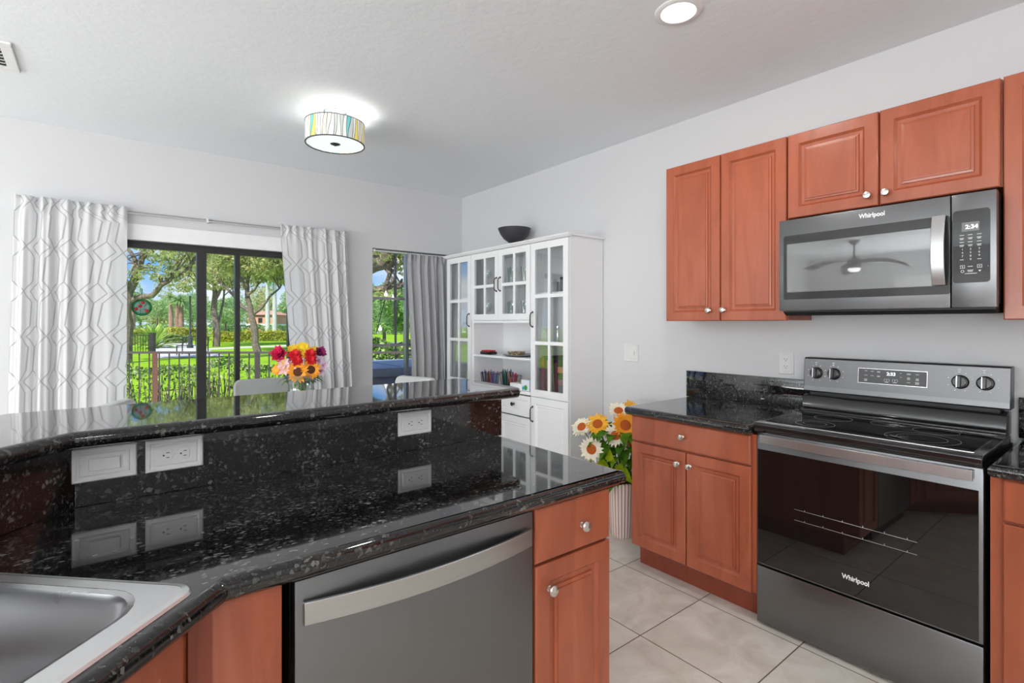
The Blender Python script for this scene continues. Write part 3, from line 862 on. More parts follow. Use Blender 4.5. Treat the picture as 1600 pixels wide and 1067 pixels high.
for x in (.350, .381):
    panelbox(b, x - .010, x - .0088, 1.077, 1.088, .0015); panelbox(b, x + .0088, x + .010, 1.077, 1.088, .0015)
    panelbox(b, x - .010, x + .010, 1.0875, 1.0885, .0015); panelbox(b, x - .007, x + .007, 1.073, 1.076, .0015); panelbox(b, x - .002, x + .002, 1.081, 1.084, .0015)
obj('display_marks', b, MPRT, k_, smooth=False, recalc=False)

# ------------------------------------------------------------------ peninsula: cabinets, dishwasher
PF = 1.058                                   # front face of the peninsula cabinets
t = thing('peninsula_cabinet', 'narrow cherry cabinet with a drawer over a door, right of the dishwasher', 'cabinet', (.920, PF, 0), 0)
obj('body', B().box(.001, .306, .02, .600, .10, .839), MCH, t, smooth=False)
obj('toe_kick', B().box(.001, .304, .08, .58, 0, .10), MCHD, t, smooth=False)
door(t, .003, .306, .680, .834, .180, .750, DRAW_P, 'drawer')
door(t, .003, .306, .110, .673, .050, .604)
t = thing('dishwasher', 'dark stainless dishwasher with a bowed bar handle under the peninsula counter', 'dishwasher', (.289, PF, 0), 0)
obj('tub', B().box(.004, .622, .035, .60, .02, .835), MBM, t, smooth=False)
obj('kick_plate', B().box(.004, .622, .07, .09, 0, .10), MBM, t, smooth=False)
d = obj('door', B().bbox(.004, .622, 0, .035, .10, .832, .003), MBS, t)
bow_handle(d, .018, .608, .746, .792, .034, .014, False, mk_steel('bar_handle_steel', rgb(.42, .42, .42), rgb(.5, .5, .5), .25, axis=(1, 1, 160)), th=.008)
# corner sink cabinet: straight filler, angled front and blind body
t = thing('corner_sink_cabinet', 'angled cherry corner cabinet below the sink, left of the dishwasher', 'cabinet', (0, 0, 0), 0)
cb = B()
k0 = (.158 - .028, 1.058)
DL = 1.0
k1 = (k0[0] - DL / 1.414, k0[1] - DL / 1.414)
cb.prism([(.269, PF + .02), (.137, PF + .02), (k1[0] - .008, k1[1] + .014), (k1[0] - .40, k1[1] + .40), (-.10, 1.655), (.269, 1.655)], .0995, .60, 'z')
obj('body', cb, MCH, t, smooth=False)
obj('upper_frame', B().prism([(.269, PF + .004), (.13, PF + .004), (k1[0], k1[1] + .004), (k1[0] - .014, k1[1] + .018), (.13 - .008, PF + .024), (.269, PF + .024)], .60, .839, 'z'), MCH, t, smooth=False)
obj('filler_panel', B().bbox(.150, .269, PF - .0005, PF + .004, .10, .838, .001), MCH, t)
obj('corner_post', B().prism([(.150, PF - .004), (.128, PF - .012), (.112, PF - .022), (.116, PF + .004), (.150, PF + .008)], .10, .838, 'z'), MCHD, t, smooth=False)
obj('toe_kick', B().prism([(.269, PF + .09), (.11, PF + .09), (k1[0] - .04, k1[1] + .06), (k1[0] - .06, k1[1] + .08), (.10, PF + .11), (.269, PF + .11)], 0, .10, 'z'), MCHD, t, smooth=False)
fr_ = Matrix.Translation((k0[0] - .010, k0[1] - .018, 0)) @ Matrix.Rotation(R(45), 4, 'Z')
for x0, x1, kx in ((-.50, -.03, -.46), (-.97, -.505, -.545)):
    b = B().rings(x0, x1, .11, .833, DOOR_P, -.008).xf(fr_)
    d = obj('door', b, MCH, t, smooth=False)
    obj('knob', B().lathe(KNOB, (kx, -.008, .60), n=24, axis='y').xf(fr_), MNK, d)

# sink geometry in its own 45 degree frame: u along the counter edge (towards -x-y), v away from the cook
SKC = Vector((.132, 1.034))                  # front right corner of the sink rim
du = Vector((-1, -1)) / math.sqrt(2); dv = Vector((-1, 1)) / math.sqrt(2)
def sk(u, v):
    p = SKC + du * u + dv * v
    return (p.x, p.y)
def rr2(u0, u1, v0, v1, r, n=6):
    return [sk(a, b_) for a, b_ in rrect(u0, u1, v0, v1, r, n)]
SU, SV = .84, .56
# counter plan
co_ = [(1.268, 1.030), (1.272, 1.034), (1.272, 1.690), (-.073, 1.690), (-.073 - 1.13, 1.690 - 1.13), (-1.203, -.2), (-.566, -.2), (-.566, .292), (.158, 1.016), (.172, 1.030)]
hole = rr2(.025, SU - .025, .025, SV - .025, .05)
o = slab('granite_countertop', co_, .840, .884, MG, holes=[hole])
tag(o, 'long black granite peninsula countertop around the sink, above the dishwasher', 'countertop')
# raised back splash wall and bar
b = B(); b.prism([(1.266, 1.690), (1.266, 1.80), (-.118, 1.80), (-1.31, .608), (-1.31, -.2), (-1.203, -.2), (-1.203, .560), (-.073, 1.690)], 0, 1.044, 'z')
o = obj('peninsula_wall', b, MW, smooth=False); o['kind'] = 'structure'; o.name = 'peninsula_half_wall'  # painted half wall that carries the bar top
b = B(); th = .02
b.prism([(1.270, 1.6705), (1.270, 1.6895), (-.0725, 1.6895), (-.058, 1.6705)], .8845, 1.0445, 'z')
b.prism([(-.060, 1.668), (-.0745, 1.687), (-1.202, .5605), (-1.188, .546)], .8845, 1.0445, 'z')
o = obj('granite_riser', b, MG, smooth=False, bevel=.0015); tag(o, 'upright black granite splash between the sink counter and the bar top', 'backsplash')
bar = [(1.295, 1.565), (1.325, 1.60), (1.325, 2.0), (1.295, 2.045), (-.22, 2.045), (-1.60, .665), (-1.60, -.2), (-1.10, -.2), (-1.10, .49), (-.055, 1.572)]
bar = [(1.285, 1.572), (1.312, 1.60), (1.322, 1.98), (1.30, 2.045), (-.22, 2.045), (-1.60, .665), (-1.60, -.2), (-1.085, -.2), (-1.085, .542), (-.055, 1.572)]
o = slab('granite_bar_top', bar, 1.046, 1.086, MG)
tag(o, 'raised black granite bar ledge running along the back of the peninsula', 'bar top')

# sink
t = thing('kitchen_sink', 'stainless steel drop-in sink set at an angle into the corner counter', 'sink', (0, 0, 0), 0)
def loft(loops, close=True):
    vs = []; fs = []; n = len(loops[0][0])
    for lp, z in loops: vs += [(p[0], p[1], z) for p in lp]
    for i in range(len(loops) - 1):
        for k in range(n):
            a = i * n + k; b_ = i * n + (k + 1) % n
            fs.append((a, b_, b_ + n, a + n))
    if close: fs.append(tuple((len(loops) - 1) * n + k for k in range(n)))
    return vs, fs
Z = .884
U0, U1, V0, V1 = .052, .395, .062, .47
vs, fs = loft([(rr2(0, SU, 0, SV, .035), Z + .0005), (rr2(.003, SU - .003, .003, SV - .003, .034), Z + .005), (rr2(.012, SU - .012, .012, SV - .012, .03), Z + .007)], False)
rim = B().add(vs, fs)
bowlA = [(rr2(U0 - .016, U1 + .016, V0 - .016, V1 + .016, .085), Z + .006), (rr2(U0 - .006, U1 + .006, V0 - .006, V1 + .006, .075), Z + .003), (rr2(U0, U1, V0, V1, .07), Z - .006),
         (rr2(U0 + .008, U1 - .008, V0 + .008, V1 - .008, .07), Z - .12), (rr2(U0 + .02, U1 - .02, V0 + .02, V1 - .02, .06), Z - .165), (rr2(U0 + .045, U1 - .045, V0 + .045, V1 - .045, .05), Z - .18)]
UB0, UB1 = .455, .788
bowlB = [(rr2(UB0 - .016, UB1 + .016, V0 - .016, V1 + .016, .085), Z + .006), (rr2(UB0 - .006, UB1 + .006, V0 - .006, V1 + .006, .075), Z + .003), (rr2(UB0, UB1, V0, V1, .07), Z - .006),
         (rr2(UB0 + .008, UB1 - .008, V0 + .008, V1 - .008, .07), Z - .12), (rr2(UB0 + .02, UB1 - .02, V0 + .02, V1 - .02, .06), Z - .165), (rr2(UB0 + .045, UB1 - .045, V0 + .045, V1 - .045, .05), Z - .18)]
# the flat deck between rim and bowls, filled as a 2D curve with two holes
cu = bpy.data.curves.new('deck', 'CURVE'); cu.dimensions = '2D'; cu.fill_mode = 'BOTH'
for lp in (rr2(.012, SU - .012, .012, SV - .012, .03), bowlA[0][0], bowlB[0][0]):
    sp_ = cu.splines.new('POLY'); sp_.points.add(len(lp) - 1)
    for i, p in enumerate(lp): sp_.points[i].co = (p[0], p[1], 0, 1)
    sp_.use_cyclic_u = True
oo = bpy.data.objects.new('d', cu); COL.objects.link(oo)
me = bpy.data.meshes.new_from_object(oo.evaluated_get(bpy.context.evaluated_depsgraph_get()))
rim.add([(v.co.x, v.co.y, Z + .0065) for v in me.vertices], [tuple(p.vertices) for p in me.polygons])
bpy.data.objects.remove(oo)
obj('rim', rim, MST, t)
for bw in (bowlA, bowlB):
    vs, fs = loft(bw)
    bo = obj('bowl', B().add(vs, fs), MSTB, t)
    ctr = (sum(p[0] for p in bw[0][0]) / len(bw[0][0]), sum(p[1] for p in bw[0][0]) / len(bw[0][0]))
    obj('drain', B().lathe([(.045, Z - .1795), (.045, Z - .177), (.036, Z - .176), (.03, Z - .178), (0, Z - .178)], (ctr[0], ctr[1], 0), 24), MCRM, bo)

# ------------------------------------------------------------------ switch plates and sockets
def plate(kind, label, cat, loc, rz, wd, hh, group=None):
    """wall plate facing local -y, centred on loc; wd x hh"""
    t = thing('wall_outlet' if kind == 'outlet' else 'light_switch', label, cat, loc, rz, group)
    P_ = [(0, 0), (0, -.004), (.003, -.0075), (.009, -.0075), (.012, -.0055), (.015, -.0055), (.017, -.0075), (.021, -.0075)]
    obj('cover_plate', B().rings(-wd / 2, wd / 2, -hh / 2, hh / 2, P_), MPL, t, smooth=False)
    L = max(wd, hh); horiz = wd > hh
    rot = Matrix.Rotation(R(90), 4, 'Y') if horiz else Matrix.Identity(4)
    if kind == 'outlet':
        for s_ in (-1, 1):
            c_ = .0195 * s_
            f = B().prism([(x, z + c_) for x, z in rrect(-.0165, .0165, -.0135, .0135, .010)], -.0092, -.007, 'y').xf(rot)
            fo = obj('receptacle', f, MPL, t, smooth=False, bevel=.0006)
            h = B(); h.box(-.0075, -.0055, -.0098, -.0085, c_ - .001, c_ + .007); h.box(.0055, .0075, -.0098, -.0085, c_ - .001, c_ + .006)
            h.lathe([(0, -.0098), (.0024, -.0098), (.0024, -.0085), (0, -.0085)], (0, 0, c_ - .007), 12, 'y')
            obj('slot', h.xf(rot), MPLD, fo, smooth=False)
        obj('screw', B().lathe([(0, -.0088), (.0025, -.0085), (.003, -.0075), (0, -.0075)], (0, 0, 0), 12, 'y').xf(rot), MPL, t)
    else:
        obj('rocker_frame', B().rings(-.0175, .0175, -.034, .034, [(0, -.0075), (0, -.0095), (.002, -.0095), (.0025, -.008), (.003, -.008)]).xf(rot), MPL, t, smooth=False)
        obj('rocker', B().prism([(-.011, -.030), (-.0085, -.030), (-.0125, .030), (-.0085, .030)][:2] + [(-.0085, .030), (-.0128, .030)], -.0145, .0145, 'x').xf(rot), MPL, t, smooth=False)
        for s_ in (-1, 1):
            obj('screw', B().lathe([(0, -.0088), (.0025, -.0085), (.003, -.0075), (0, -.0075)], (0, 0, s_ * .048), 12, 'y').xf(rot), MPL, t)
    return t
plate('switch', 'white rocker switch plate mounted sideways on the granite splash beside the sink', 'light switch', (.0005, 1.6700, .987), 0, .132, .085)
plate('outlet', 'sideways white outlet plate next to the switch plate on the granite splash', 'outlet', (.1505, 1.6700, .987), 0, .132, .085)
plate('outlet', 'sideways white outlet plate alone near the right end of the granite splash', 'outlet', (.876, 1.6700, .984), 0, .132, .083)
plate('outlet', 'upright white outlet plate on the wall left of the stove panel', 'outlet', (XW, 1.252, 1.128), -90, .080, .120)
plate('switch', 'square white switch plate on the bare wall right of the white cabinets', 'light switch', (XW, 2.291, 1.135), -90, .125, .120)

# ------------------------------------------------------------------ white display cabinets
CX0, CY0 = 2.520, 4.165
GH = .036
def handle_bar(par, x, zc, L=.11, y=0):
    pts = [(x, y, zc - L / 2), (x, y - .018, zc - L / 2 + .006), (x, y - .026, zc - L / 2 + .022), (x, y - .026, zc + L / 2 - .022), (x, y - .018, zc + L / 2 - .006), (x, y, zc + L / 2)]
    b = B().tube(pts, .0045, 8)
    for s_ in (-1, 1): b.lathe([(0, 0), (.008, 0), (.008, -.003), (0, -.004)], (x, y, zc + s_ * L / 2), 12, 'y')
    return obj('handle', b, MIR, par)
def glass_door(par, x0, x1, z0, z1, cols, rows, hx, hz, hl=.11, st=.05, mu=.026):
    y0, y1 = 0, .019
    b = B()
    b.box(x0, x0 + st, y0, y1, z0, z1); b.box(x1 - st, x1, y0, y1, z0, z1)
    b.box(x0 + st, x1 - st, y0, y1, z0, z0 + st); b.box(x0 + st, x1 - st, y0, y1, z1 - st, z1)
    ix0, ix1, iz0, iz1 = x0 + st, x1 - st, z0 + st, z1 - st
    for c in range(1, cols):
        xc = ix0 + (ix1 - ix0) * c / cols; b.box(xc - mu / 2, xc + mu / 2, y0 + .003, y1 - .003, iz0, iz1)
    for r_ in range(1, rows):
        zc = iz0 + (iz1 - iz0) * r_ / rows; b.box(ix0, ix1, y0 + .002, y1 - .002, zc - mu / 2, zc + mu / 2)
    d = obj('door', b, MWC, par, smooth=False)
    obj('glass', B().box(ix0 - .004, ix1 + .004, .0085, .0110, iz0 - .004, iz1 + .004), MCG, d, smooth=False)
    handle_bar(d, hx, hz, hl)
    return d
WDP = [(0, .019), (0, .002), (.002, 0), (.05, 0), (.056, .004), (.060, .006), (.066, .002), (.072, .006), (.08, .006)]
def tall_unit(label, x0, hside):
    W_ = .405
    t = thing('display_cabinet', label, 'cabinet', (CX0, CY0 - x0, 0), -90)
    b = B(); D = .355
    b.box(0, .016, .02, D, .07, 1.955); b.box(W_ - .016, W_, .02, D, .07, 1.955)
    b.box(.016, W_ - .016, .02, D, 1.937, 1.955); b.box(.016, W_ - .016, .02, D, .07, .09); b.box(.016, W_ - .016, .02, D, .775, .797)
    b.box(.016, W_ - .016, D - .008, D, .09, 1.937)
    obj('carcass', b, MWC, t, smooth=False)
    obj('plinth', B().box(.004, W_ - .004, .02, D - .01, 0, .07), MWC, t, smooth=False)
    x1_ = W_ + (.022 if x0 > 1 else 0); xm = -.022 if x0 < .1 else 0
    obj('crown', B().prism([(-.004, 1.945), (-.024, 1.962), (-.026, 1.970), (D, 1.970), (D, 1.955), (.01, 1.955), (.01, 1.945)], xm, x1_, 'x'), MWC, t, smooth=False)
    for z in (1.19, 1.555):
        obj('shelf', B().box(.0165, W_ - .0165, .035, D - .009, z, z + .015), MWC, t, smooth=False)
    hx = W_ - .026 if hside > 0 else .026
    glass_door(t, .003, W_ - .003, .797, 1.940, 2, 3, hx, 1.37)
    d = obj('door', B().rings(.003, W_ - .003, .075, .790, WDP), MWC, t, smooth=False)
    handle_bar(d, hx, .66)
    return t
tall_unit('tall white glass-door cabinet at the left end of the set, by the grey curtain', 0.0, 1)
tall_unit('tall white glass-door cabinet at the right end of the set, near the sunflowers', 1.210, -1)
W_ = .803; D = .355
t = thing('hutch_cabinet', 'white middle hutch with open shelves below four-pane glass doors', 'cabinet', (CX0, CY0 - .406, 0), -90)
b = B()
b.box(0, .016, .02, D, .07, 1.955); b.box(W_ - .016, W_, .02, D, .07, 1.955)
for z0, z1 in ((.07, .09), (.795, .82), (1.345, 1.365), (1.937, 1.955)): b.box(.016, W_ - .016, .02, D, z0, z1)
b.box(.016, W_ - .016, D - .008, D, .09, 1.937); b.box(.395, .408, .02, D - .008, .09, .795)
obj('carcass', b, MWC, t, smooth=False)
obj('counter_ledge', B().bbox(0, W_, -.004, .020, .795, .82, .003), MWC, t)
obj('plinth', B().box(.004, W_ - .004, .02, D - .01, 0, .07), MWC, t, smooth=False)
obj('crown', B().prism([(-.004, 1.945), (-.024, 1.962), (-.026, 1.970), (D, 1.970), (D, 1.955), (.01, 1.955), (.01, 1.945)], .001, W_ - .001, 'x'), MWC, t, smooth=False)
obj('bottom_rail', B().box(0.016, W_ - .016, 0, .02, 1.345, 1.365), MWC, t, smooth=False)
obj('shelf', B().box(.0165, W_ - .0165, .02, D - .009, 1.055, 1.072), MWC, t, smooth=False)
obj('shelf', B().box(.0165, W_ - .0165, .035, D - .009, 1.655, 1.670), MWC, t, smooth=False)
glass_door(t, .003, .400, 1.368, 1.940, 2, 2, .376, 1.66)
glass_door(t, .403, W_ - .003, 1.368, 1.940, 2, 2, .427, 1.66)
WDS = [(0, .019), (0, .002), (.002, 0), (.030, 0), (.034, .004), (.038, .002), (.044, .006), (.05, .006)]
for x0 in (.003, .404):
    d = obj('drawer', B().rings(x0, x0 + .395, .625, .785, WDS), MWC, t, smooth=False)
    obj('knob', B().lathe(KNOB, (x0 + .1975, 0, .71), n=18, axis='y'), MIR, d)
    d = obj('door', B().rings(x0, x0 + .395, .075, .615, WDP), MWC, t, smooth=False)
    obj('knob', B().lathe(KNOB, (x0 + (.365 if x0 < .1 else .03), 0, .48), n=18, axis='y'), MIR, d)

# things kept in and on the display cabinets; cab(lx, ly, z): lx along the cabinets from the left, ly depth
def cab(lx, ly, z): return (CX0 + ly, CY0 - lx, z)
t = thing('footed_bowl', 'dark grey footed bowl standing on top of the white cabinets', 'bowl', (2.72, 3.40, 1.970))
obj('bowl', B().lathe([(.018, .045), (.05, .055), (.09, .085), (.120, .125), (.140, .172), (.136, .172), (.115, .128), (.085, .09), (.045, .063), (0, .055)], n=40), MGRB, t)
obj('foot', B().lathe([(0, 0), (.05, 0), (.052, .006), (.022, .014), (.018, .05), (0, .05)], n=28), MGRB, t)

def basket(lx, ly, label, pens, seed, wd=.10, hh=.09):
    rnd = random.Random(seed)
    c = cab(lx, ly, .8205)
    t = thing('pencil_basket', label, 'basket', c, -90)
    b = B(); r0, r1 = wd * .40, wd * .52
    for k in range(9):
        z = hh * k / 8; rr = r0 + (r1 - r0) * k / 8
        b.tube([(rr * math.cos(a * PI / 8), rr * math.sin(a * PI / 8), z + .001) for a in range(17)], .0022 if k == 8 else .0008, 4, caps=False)
    for a in range(20):
        an = a * PI / 10
        b.tube([(r0 * math.cos(an), r0 * math.sin(an), 0.001), (r1 * math.cos(an), r1 * math.sin(an), hh)], .0008, 4)
    b.lathe([(0, 0), (r0, 0), (r0, .002), (0, .002)], n=16)
    obj('wire_basket', b, MBM, t)
    for k in range(14):
        a = rnd.uniform(0, 2 * PI); q = rnd.uniform(.1, .7)
        p0 = (r0 * q * math.cos(a), r0 * q * math.sin(a), .003); p1 = (r1 * (q + .15) * math.cos(a + .2), r1 * (q + .15) * math.sin(a + .2), hh * rnd.uniform(1.0, 1.35))
        pm = Vector(p0).lerp(Vector(p1), .9)
        o = obj('pencil', B().tube([p0, tuple(pm), p1], [.004, .004, .0025], 6), pens[k % len(pens)], None)
        o.location = c; o.rotation_euler = (0, 0, R(-90))
        tag(o, 'pen or pencil standing in ' + label, 'pencil', 'pens and pencils in ' + label)
CP = {n: plain('pen_' + n, srgb(*c), .4) for n, c in dict(red=(190, 40, 50), blue=(40, 90, 190), cyan=(40, 160, 210), pink=(220, 60, 140), purple=(110, 60, 150), green=(30, 110, 80),
      yellow=(220, 190, 60), orange=(220, 120, 50), navy=(40, 50, 90), white=(220, 220, 220), black=(30, 30, 34)).items()}
basket(.500, .10, 'the left black wire basket on the hutch ledge', [CP[k] for k in ('purple', 'yellow', 'navy', 'orange', 'black')], 1)
basket(.615, .09, 'the second wire basket, full of bright blue and pink pens', [CP[k] for k in ('cyan', 'pink', 'blue', 'orange', 'cyan')], 2)
basket(.735, .14, 'the third wire basket, of dark green and navy pens', [CP[k] for k in ('navy', 'green', 'black', 'blue', 'green')], 3, wd=.115, hh=.105)
basket(.86, .12, 'the fourth wire basket, of red pencils', [CP[k] for k in ('red', 'red', 'purple', 'orange')], 4, wd=.125)
def boxthing(name, label, cat, lx, ly, z, wd, dp, hh, mat, lid=None, group=None):
    t = thing(name, label, cat, cab(lx, ly, z), -90, group)
    obj('body', B().bbox(-wd / 2, wd / 2, -dp / 2, dp / 2, 0, hh, .004), mat, t)
    if lid: obj('lid', B().bbox(-wd / 2 + .008, wd / 2 - .008, -dp / 2 + .008, dp / 2 - .008, hh, hh + .012, .003), lid, t)
    return t
boxthing('small_box', 'small dark box with a red lid on the open hutch shelf', 'box', .53, .10, 1.0725, .13, .09, .024, CP['black'], CP['red'])
t = thing('serving_tray', 'round grey tray on the open hutch shelf', 'tray', cab(.91, .14, 1.0725), -90)
obj('tray', B().lathe([(0, 0), (.10, 0), (.135, .012), (.137, .016), (.10, .006), (0, .004)], n=40), plain('tray_grey', rgb(.28, .28, .29), .4, .3), t)
t = thing('mosaic_dish', 'shallow mosaic dish of bits lying on the grey tray', 'dish', cab(.89, .12, 1.0785), -90)
m, nt = new_mat('mosaic')
v = N(nt, 'ShaderNodeTexVoronoi', {'Vector': objco(nt), 'Scale': 120.0})
out(nt, bsdf(nt, ramp(nt, N(nt, 'ShaderNodeSeparateColor', {'Color': v.outputs['Color']}).outputs[0], [(0, srgb(230, 225, 200)), (.4, srgb(200, 190, 120)), (.6, srgb(190, 90, 90)), (.8, srgb(120, 150, 130)), (1, srgb(60, 60, 60))]), .3))
obj('dish', B().lathe([(0, 0), (.05, 0), (.075, .03), (.078, .033), (.07, .03), (.04, .008), (0, .006)], n=36), m, t)
boxthing('small_box', 'small black case behind the mosaic dish', 'box', .79, .22, 1.0725, .09, .07, .034, CP['black'])
# white box with flowers and tissue box
t = boxthing('white_box', 'white box topped by a small brass flower beside the baskets', 'box', 1.02, .055, .8205, .15, .09, .05, MWC)
b = B()
for k in range(7): 
    a = k * 2 * PI / 7; b.tube([(0, 0, .052), (.018 * math.cos(a), .012 * math.sin(a), .068), (.034 * math.cos(a), .02 * math.sin(a), .06)], [.002, .006, .001], 6)
obj('ornament', b, plain('brass', rgb(.5, .42, .2), .3, .8), t)
t = boxthing('tissue_box', 'tissue box with blue and green print at the end of the hutch ledge', 'box', 1.125, .055, .8205, .10, .075, .085, plain('tissue_card', rgb(.75, .8, .85), .5))
b = B().lathe([(0, 0), (.014, 0), (.014, -.001), (0, -.001)], (-.025, -.038, .02), 16, 'y'); obj('blue_print', b, CP['cyan'], t)
b = B().lathe([(0, 0), (.020, 0), (.020, -.001), (0, -.001)], (.008, -.038, .026), 16, 'y'); obj('green_print', b, plain('print_green', srgb(60, 150, 60), .5), t)
# books in the right cabinet
rnd = random.Random(5)
bc = [srgb(70, 40, 60), srgb(150, 50, 50), srgb(40, 60, 70), srgb(200, 120, 60), srgb(90, 40, 90), srgb(60, 90, 60), srgb(120, 60, 70)]
bl = ['purple', 'dark red', 'slate blue', 'orange', 'violet', 'green', 'maroon']
x = 1.24
for k in range(7):
    wd = rnd.uniform(.018, .03); hh = rnd.uniform(.24, .30)
    o = obj('book', B().bbox(0, wd, 0, .2, 0, hh, .002), plain('book_%d' % k, bc[k], .5))
    o.location = cab(x, .06, .7975); o.rotation_euler = (0, 0, R(-90)); x += wd + .002
    tag(o, '%s upright book behind the lower glass of the right display cabinet' % bl[k], 'book', 'books in the right display cabinet')
for k, (c_, nm_) in enumerate(((srgb(170, 150, 60), 'yellow'), (srgb(60, 60, 62), 'dark'), (srgb(120, 60, 50), 'rust'), (srgb(50, 50, 55), 'black'), (srgb(180, 110, 100), 'salmon'), (srgb(40, 46, 60), 'navy'))):
    hz = .7975 + k * .046
    o = obj('storage_box', B().bbox(0, .145, 0, .2, 0, .045, .003), plain('game_%d' % k, c_, .5))
    o.location = cab(1.44, .06, hz); o.rotation_euler = (0, 0, R(-90))
    tag(o, '%s flat box in the pile behind the lower glass of the right display cabinet' % nm_, 'box', 'pile of flat boxes in the right cabinet')
# glassware
def glassware(lx, ly, z, hh, r_, label, mat=MVG, stem=True):
    t = thing('drinking_glass', label, 'glass', cab(lx, ly, z), 0, 'glassware behind the display cabinet doors')
    if stem: pr_ = [(0, 0), (r_ * .9, 0), (r_ * .9, .003), (.004, .006), (.004, hh * .45), (r_ * .7, hh * .55), (r_, hh * .75), (r_ * .85, hh), (r_ * .82, hh), (r_ * .95, hh * .75), (r_ * .6, hh * .57), (0, hh * .5)]
    else: pr_ = [(0, 0), (r_ * .8, 0), (r_, hh), (r_ * .95, hh), (r_ * .75, .006), (0, .006)]
    obj('glass_body', B().lathe(pr_, n=18), mat, t)
    return t
MWH = plain('white_china', rgb(.75, .75, .75), .25)
gl = 'clear stemmed glass behind the upper panes of the hutch'
for z, sh in ((1.3655, 0), (1.6705, 1)):
    for k in range(8):
        glassware(.47 + k * .088, .14 + .05 * (k % 2), z, .14 if sh else .16, .032, gl if k % 2 == 0 else 'clear tumbler behind the upper panes of the hutch', stem=(k % 2 == 0))
for k in range(3):
    t = thing('china_cup', 'white china cup behind the left hutch door', 'cup', cab(.66 + k * .07, .08, 1.3655), 0, 'china cups in the hutch')
    obj('cup', B().lathe([(0, 0), (.02, 0), (.03, .02), (.034, .055), (.031, .055), (.026, .02), (0, .006)], n=18), MWH, t)
    obj('cup_handle', B().tube([(-.033, 0, .045), (-.05, 0, .04), (-.05, 0, .022), (-.028, 0, .016)], .003, 6), MWH, t)
t = boxthing('small_box', 'small teal box behind the lower right pane of the hutch', 'box', 1.12, .09, 1.3655, .04, .04, .07, plain('teal', srgb(90, 160, 160), .4))
boxthing('camera_case', 'black case on the upper shelf of the right display cabinet', 'box', 1.50, .15, 1.5705, .13, .12, .11, CP['black'])
boxthing('glass_block', 'grey box below the top shelf panes of the right display cabinet', 'box', 1.34, .15, 1.5705, .08, .08, .08, plain('grey_glass', rgb(.35, .35, .35), .2))
for k in range(3):
    t = thing('candlestick', 'silver candlestick in the middle of the right display cabinet', 'candlestick', cab(1.37 + k * .07, .13 + .03 * k, 1.2055), 0, 'silver candlesticks')
    obj('stick', B().lathe([(0, 0), (.03, 0), (.028, .006), (.006, .015), (.008, .05), (.005, .09 + .02 * k), (.012, .10 + .02 * k), (.012, .115 + .02 * k), (0, .115 + .02 * k)], n=20), MCRM, t)
# ornaments in the left cabinet
t = thing('silver_vase', 'pale tall vase behind the middle panes of the left display cabinet', 'vase', cab(.28, .12, 1.2055), 0)
obj('vase', B().lathe([(0, 0), (.035, 0), (.045, .08), (.03, .2), (.038, .28), (.034, .28), (.026, .2), (0, .02)], n=28), plain('pale_blue', rgb(.5, .55, .65), .2, .3), t)
t = thing('silver_vase', 'small round silver vase beside the tall one in the left display cabinet', 'vase', cab(.13, .12, 1.2055), 0)
obj('vase', B().lathe([(0, 0), (.02, 0), (.05, .05), (.045, .09), (.015, .13), (.02, .15), (.016, .15), (0, .12)], n=28), MCRM, t)

# ------------------------------------------------------------------ curtains
def curtain(name, label, x0, x1, xb0, xb1, z0, z1, y, folds, amp, mat, seed, compress, scale=1.0, parent=None, cat='curtain', wf=lambda q: 1.0):
    rnd = random.Random(seed); nx, nz = 200, 36
    ph = [rnd.uniform(0, 6) for _ in range(4)]
    vs = []; uv = []
    def off(q, zz):
        a = wf(q) * amp * (.45 + .55 * min(1, (1 - zz) * 1.6 + .15))
        cq = compress(q)
        s_ = math.sin(2 * PI * folds * cq + ph[0] + .5 * math.sin(5 * q + ph[1] + 1.3 * zz))
        s2 = .35 * math.sin(2 * PI * folds * 2.3 * cq + ph[2] + 2 * zz)
        return a * (s_ + s2)
    for j in range(nz + 1):
        zz = j / nz; z = z0 + (z1 - z0) * zz
        arc = 0; last = None
        for i in range(nx + 1):
            q = i / nx
            xa = x0 + (x1 - x0) * q; xb = xb0 + (xb1 - xb0) * q
            bl_ = min(1, (1 - zz) * 1.6)
            x = xa + (xb - xa) * bl_
            yy = y + off(q, zz) + (.012 * math.sin(60 * q + ph[3]) if zz > .955 else 0)
            p = (x, yy, z)
            if last: arc += math.hypot(x - last[0], yy - last[1])
            last = p; vs.append(p); uv.append((arc * scale, z))
    fs = []
    for j in range(nz):
        for i in range(nx):
            a = j * (nx + 1) + i; fs.append((a, a + 1, a + nx + 2, a + nx + 1))
    me = bpy.data.meshes.new(name); me.from_pydata(vs, [], fs)
    ul = me.uv_layers.new(name='UVMap')
    for l in me.loops: ul.data[l.index].uv = uv[l.vertex_index]
    me.polygons.foreach_set('use_smooth', [True] * len(me.polygons))
    o = link(name, me, mat, parent)
    sd = o.modifiers.new('thick', 'SOLIDIFY'); sd.thickness = .0015
    if label: tag(o, label, cat)
    return o
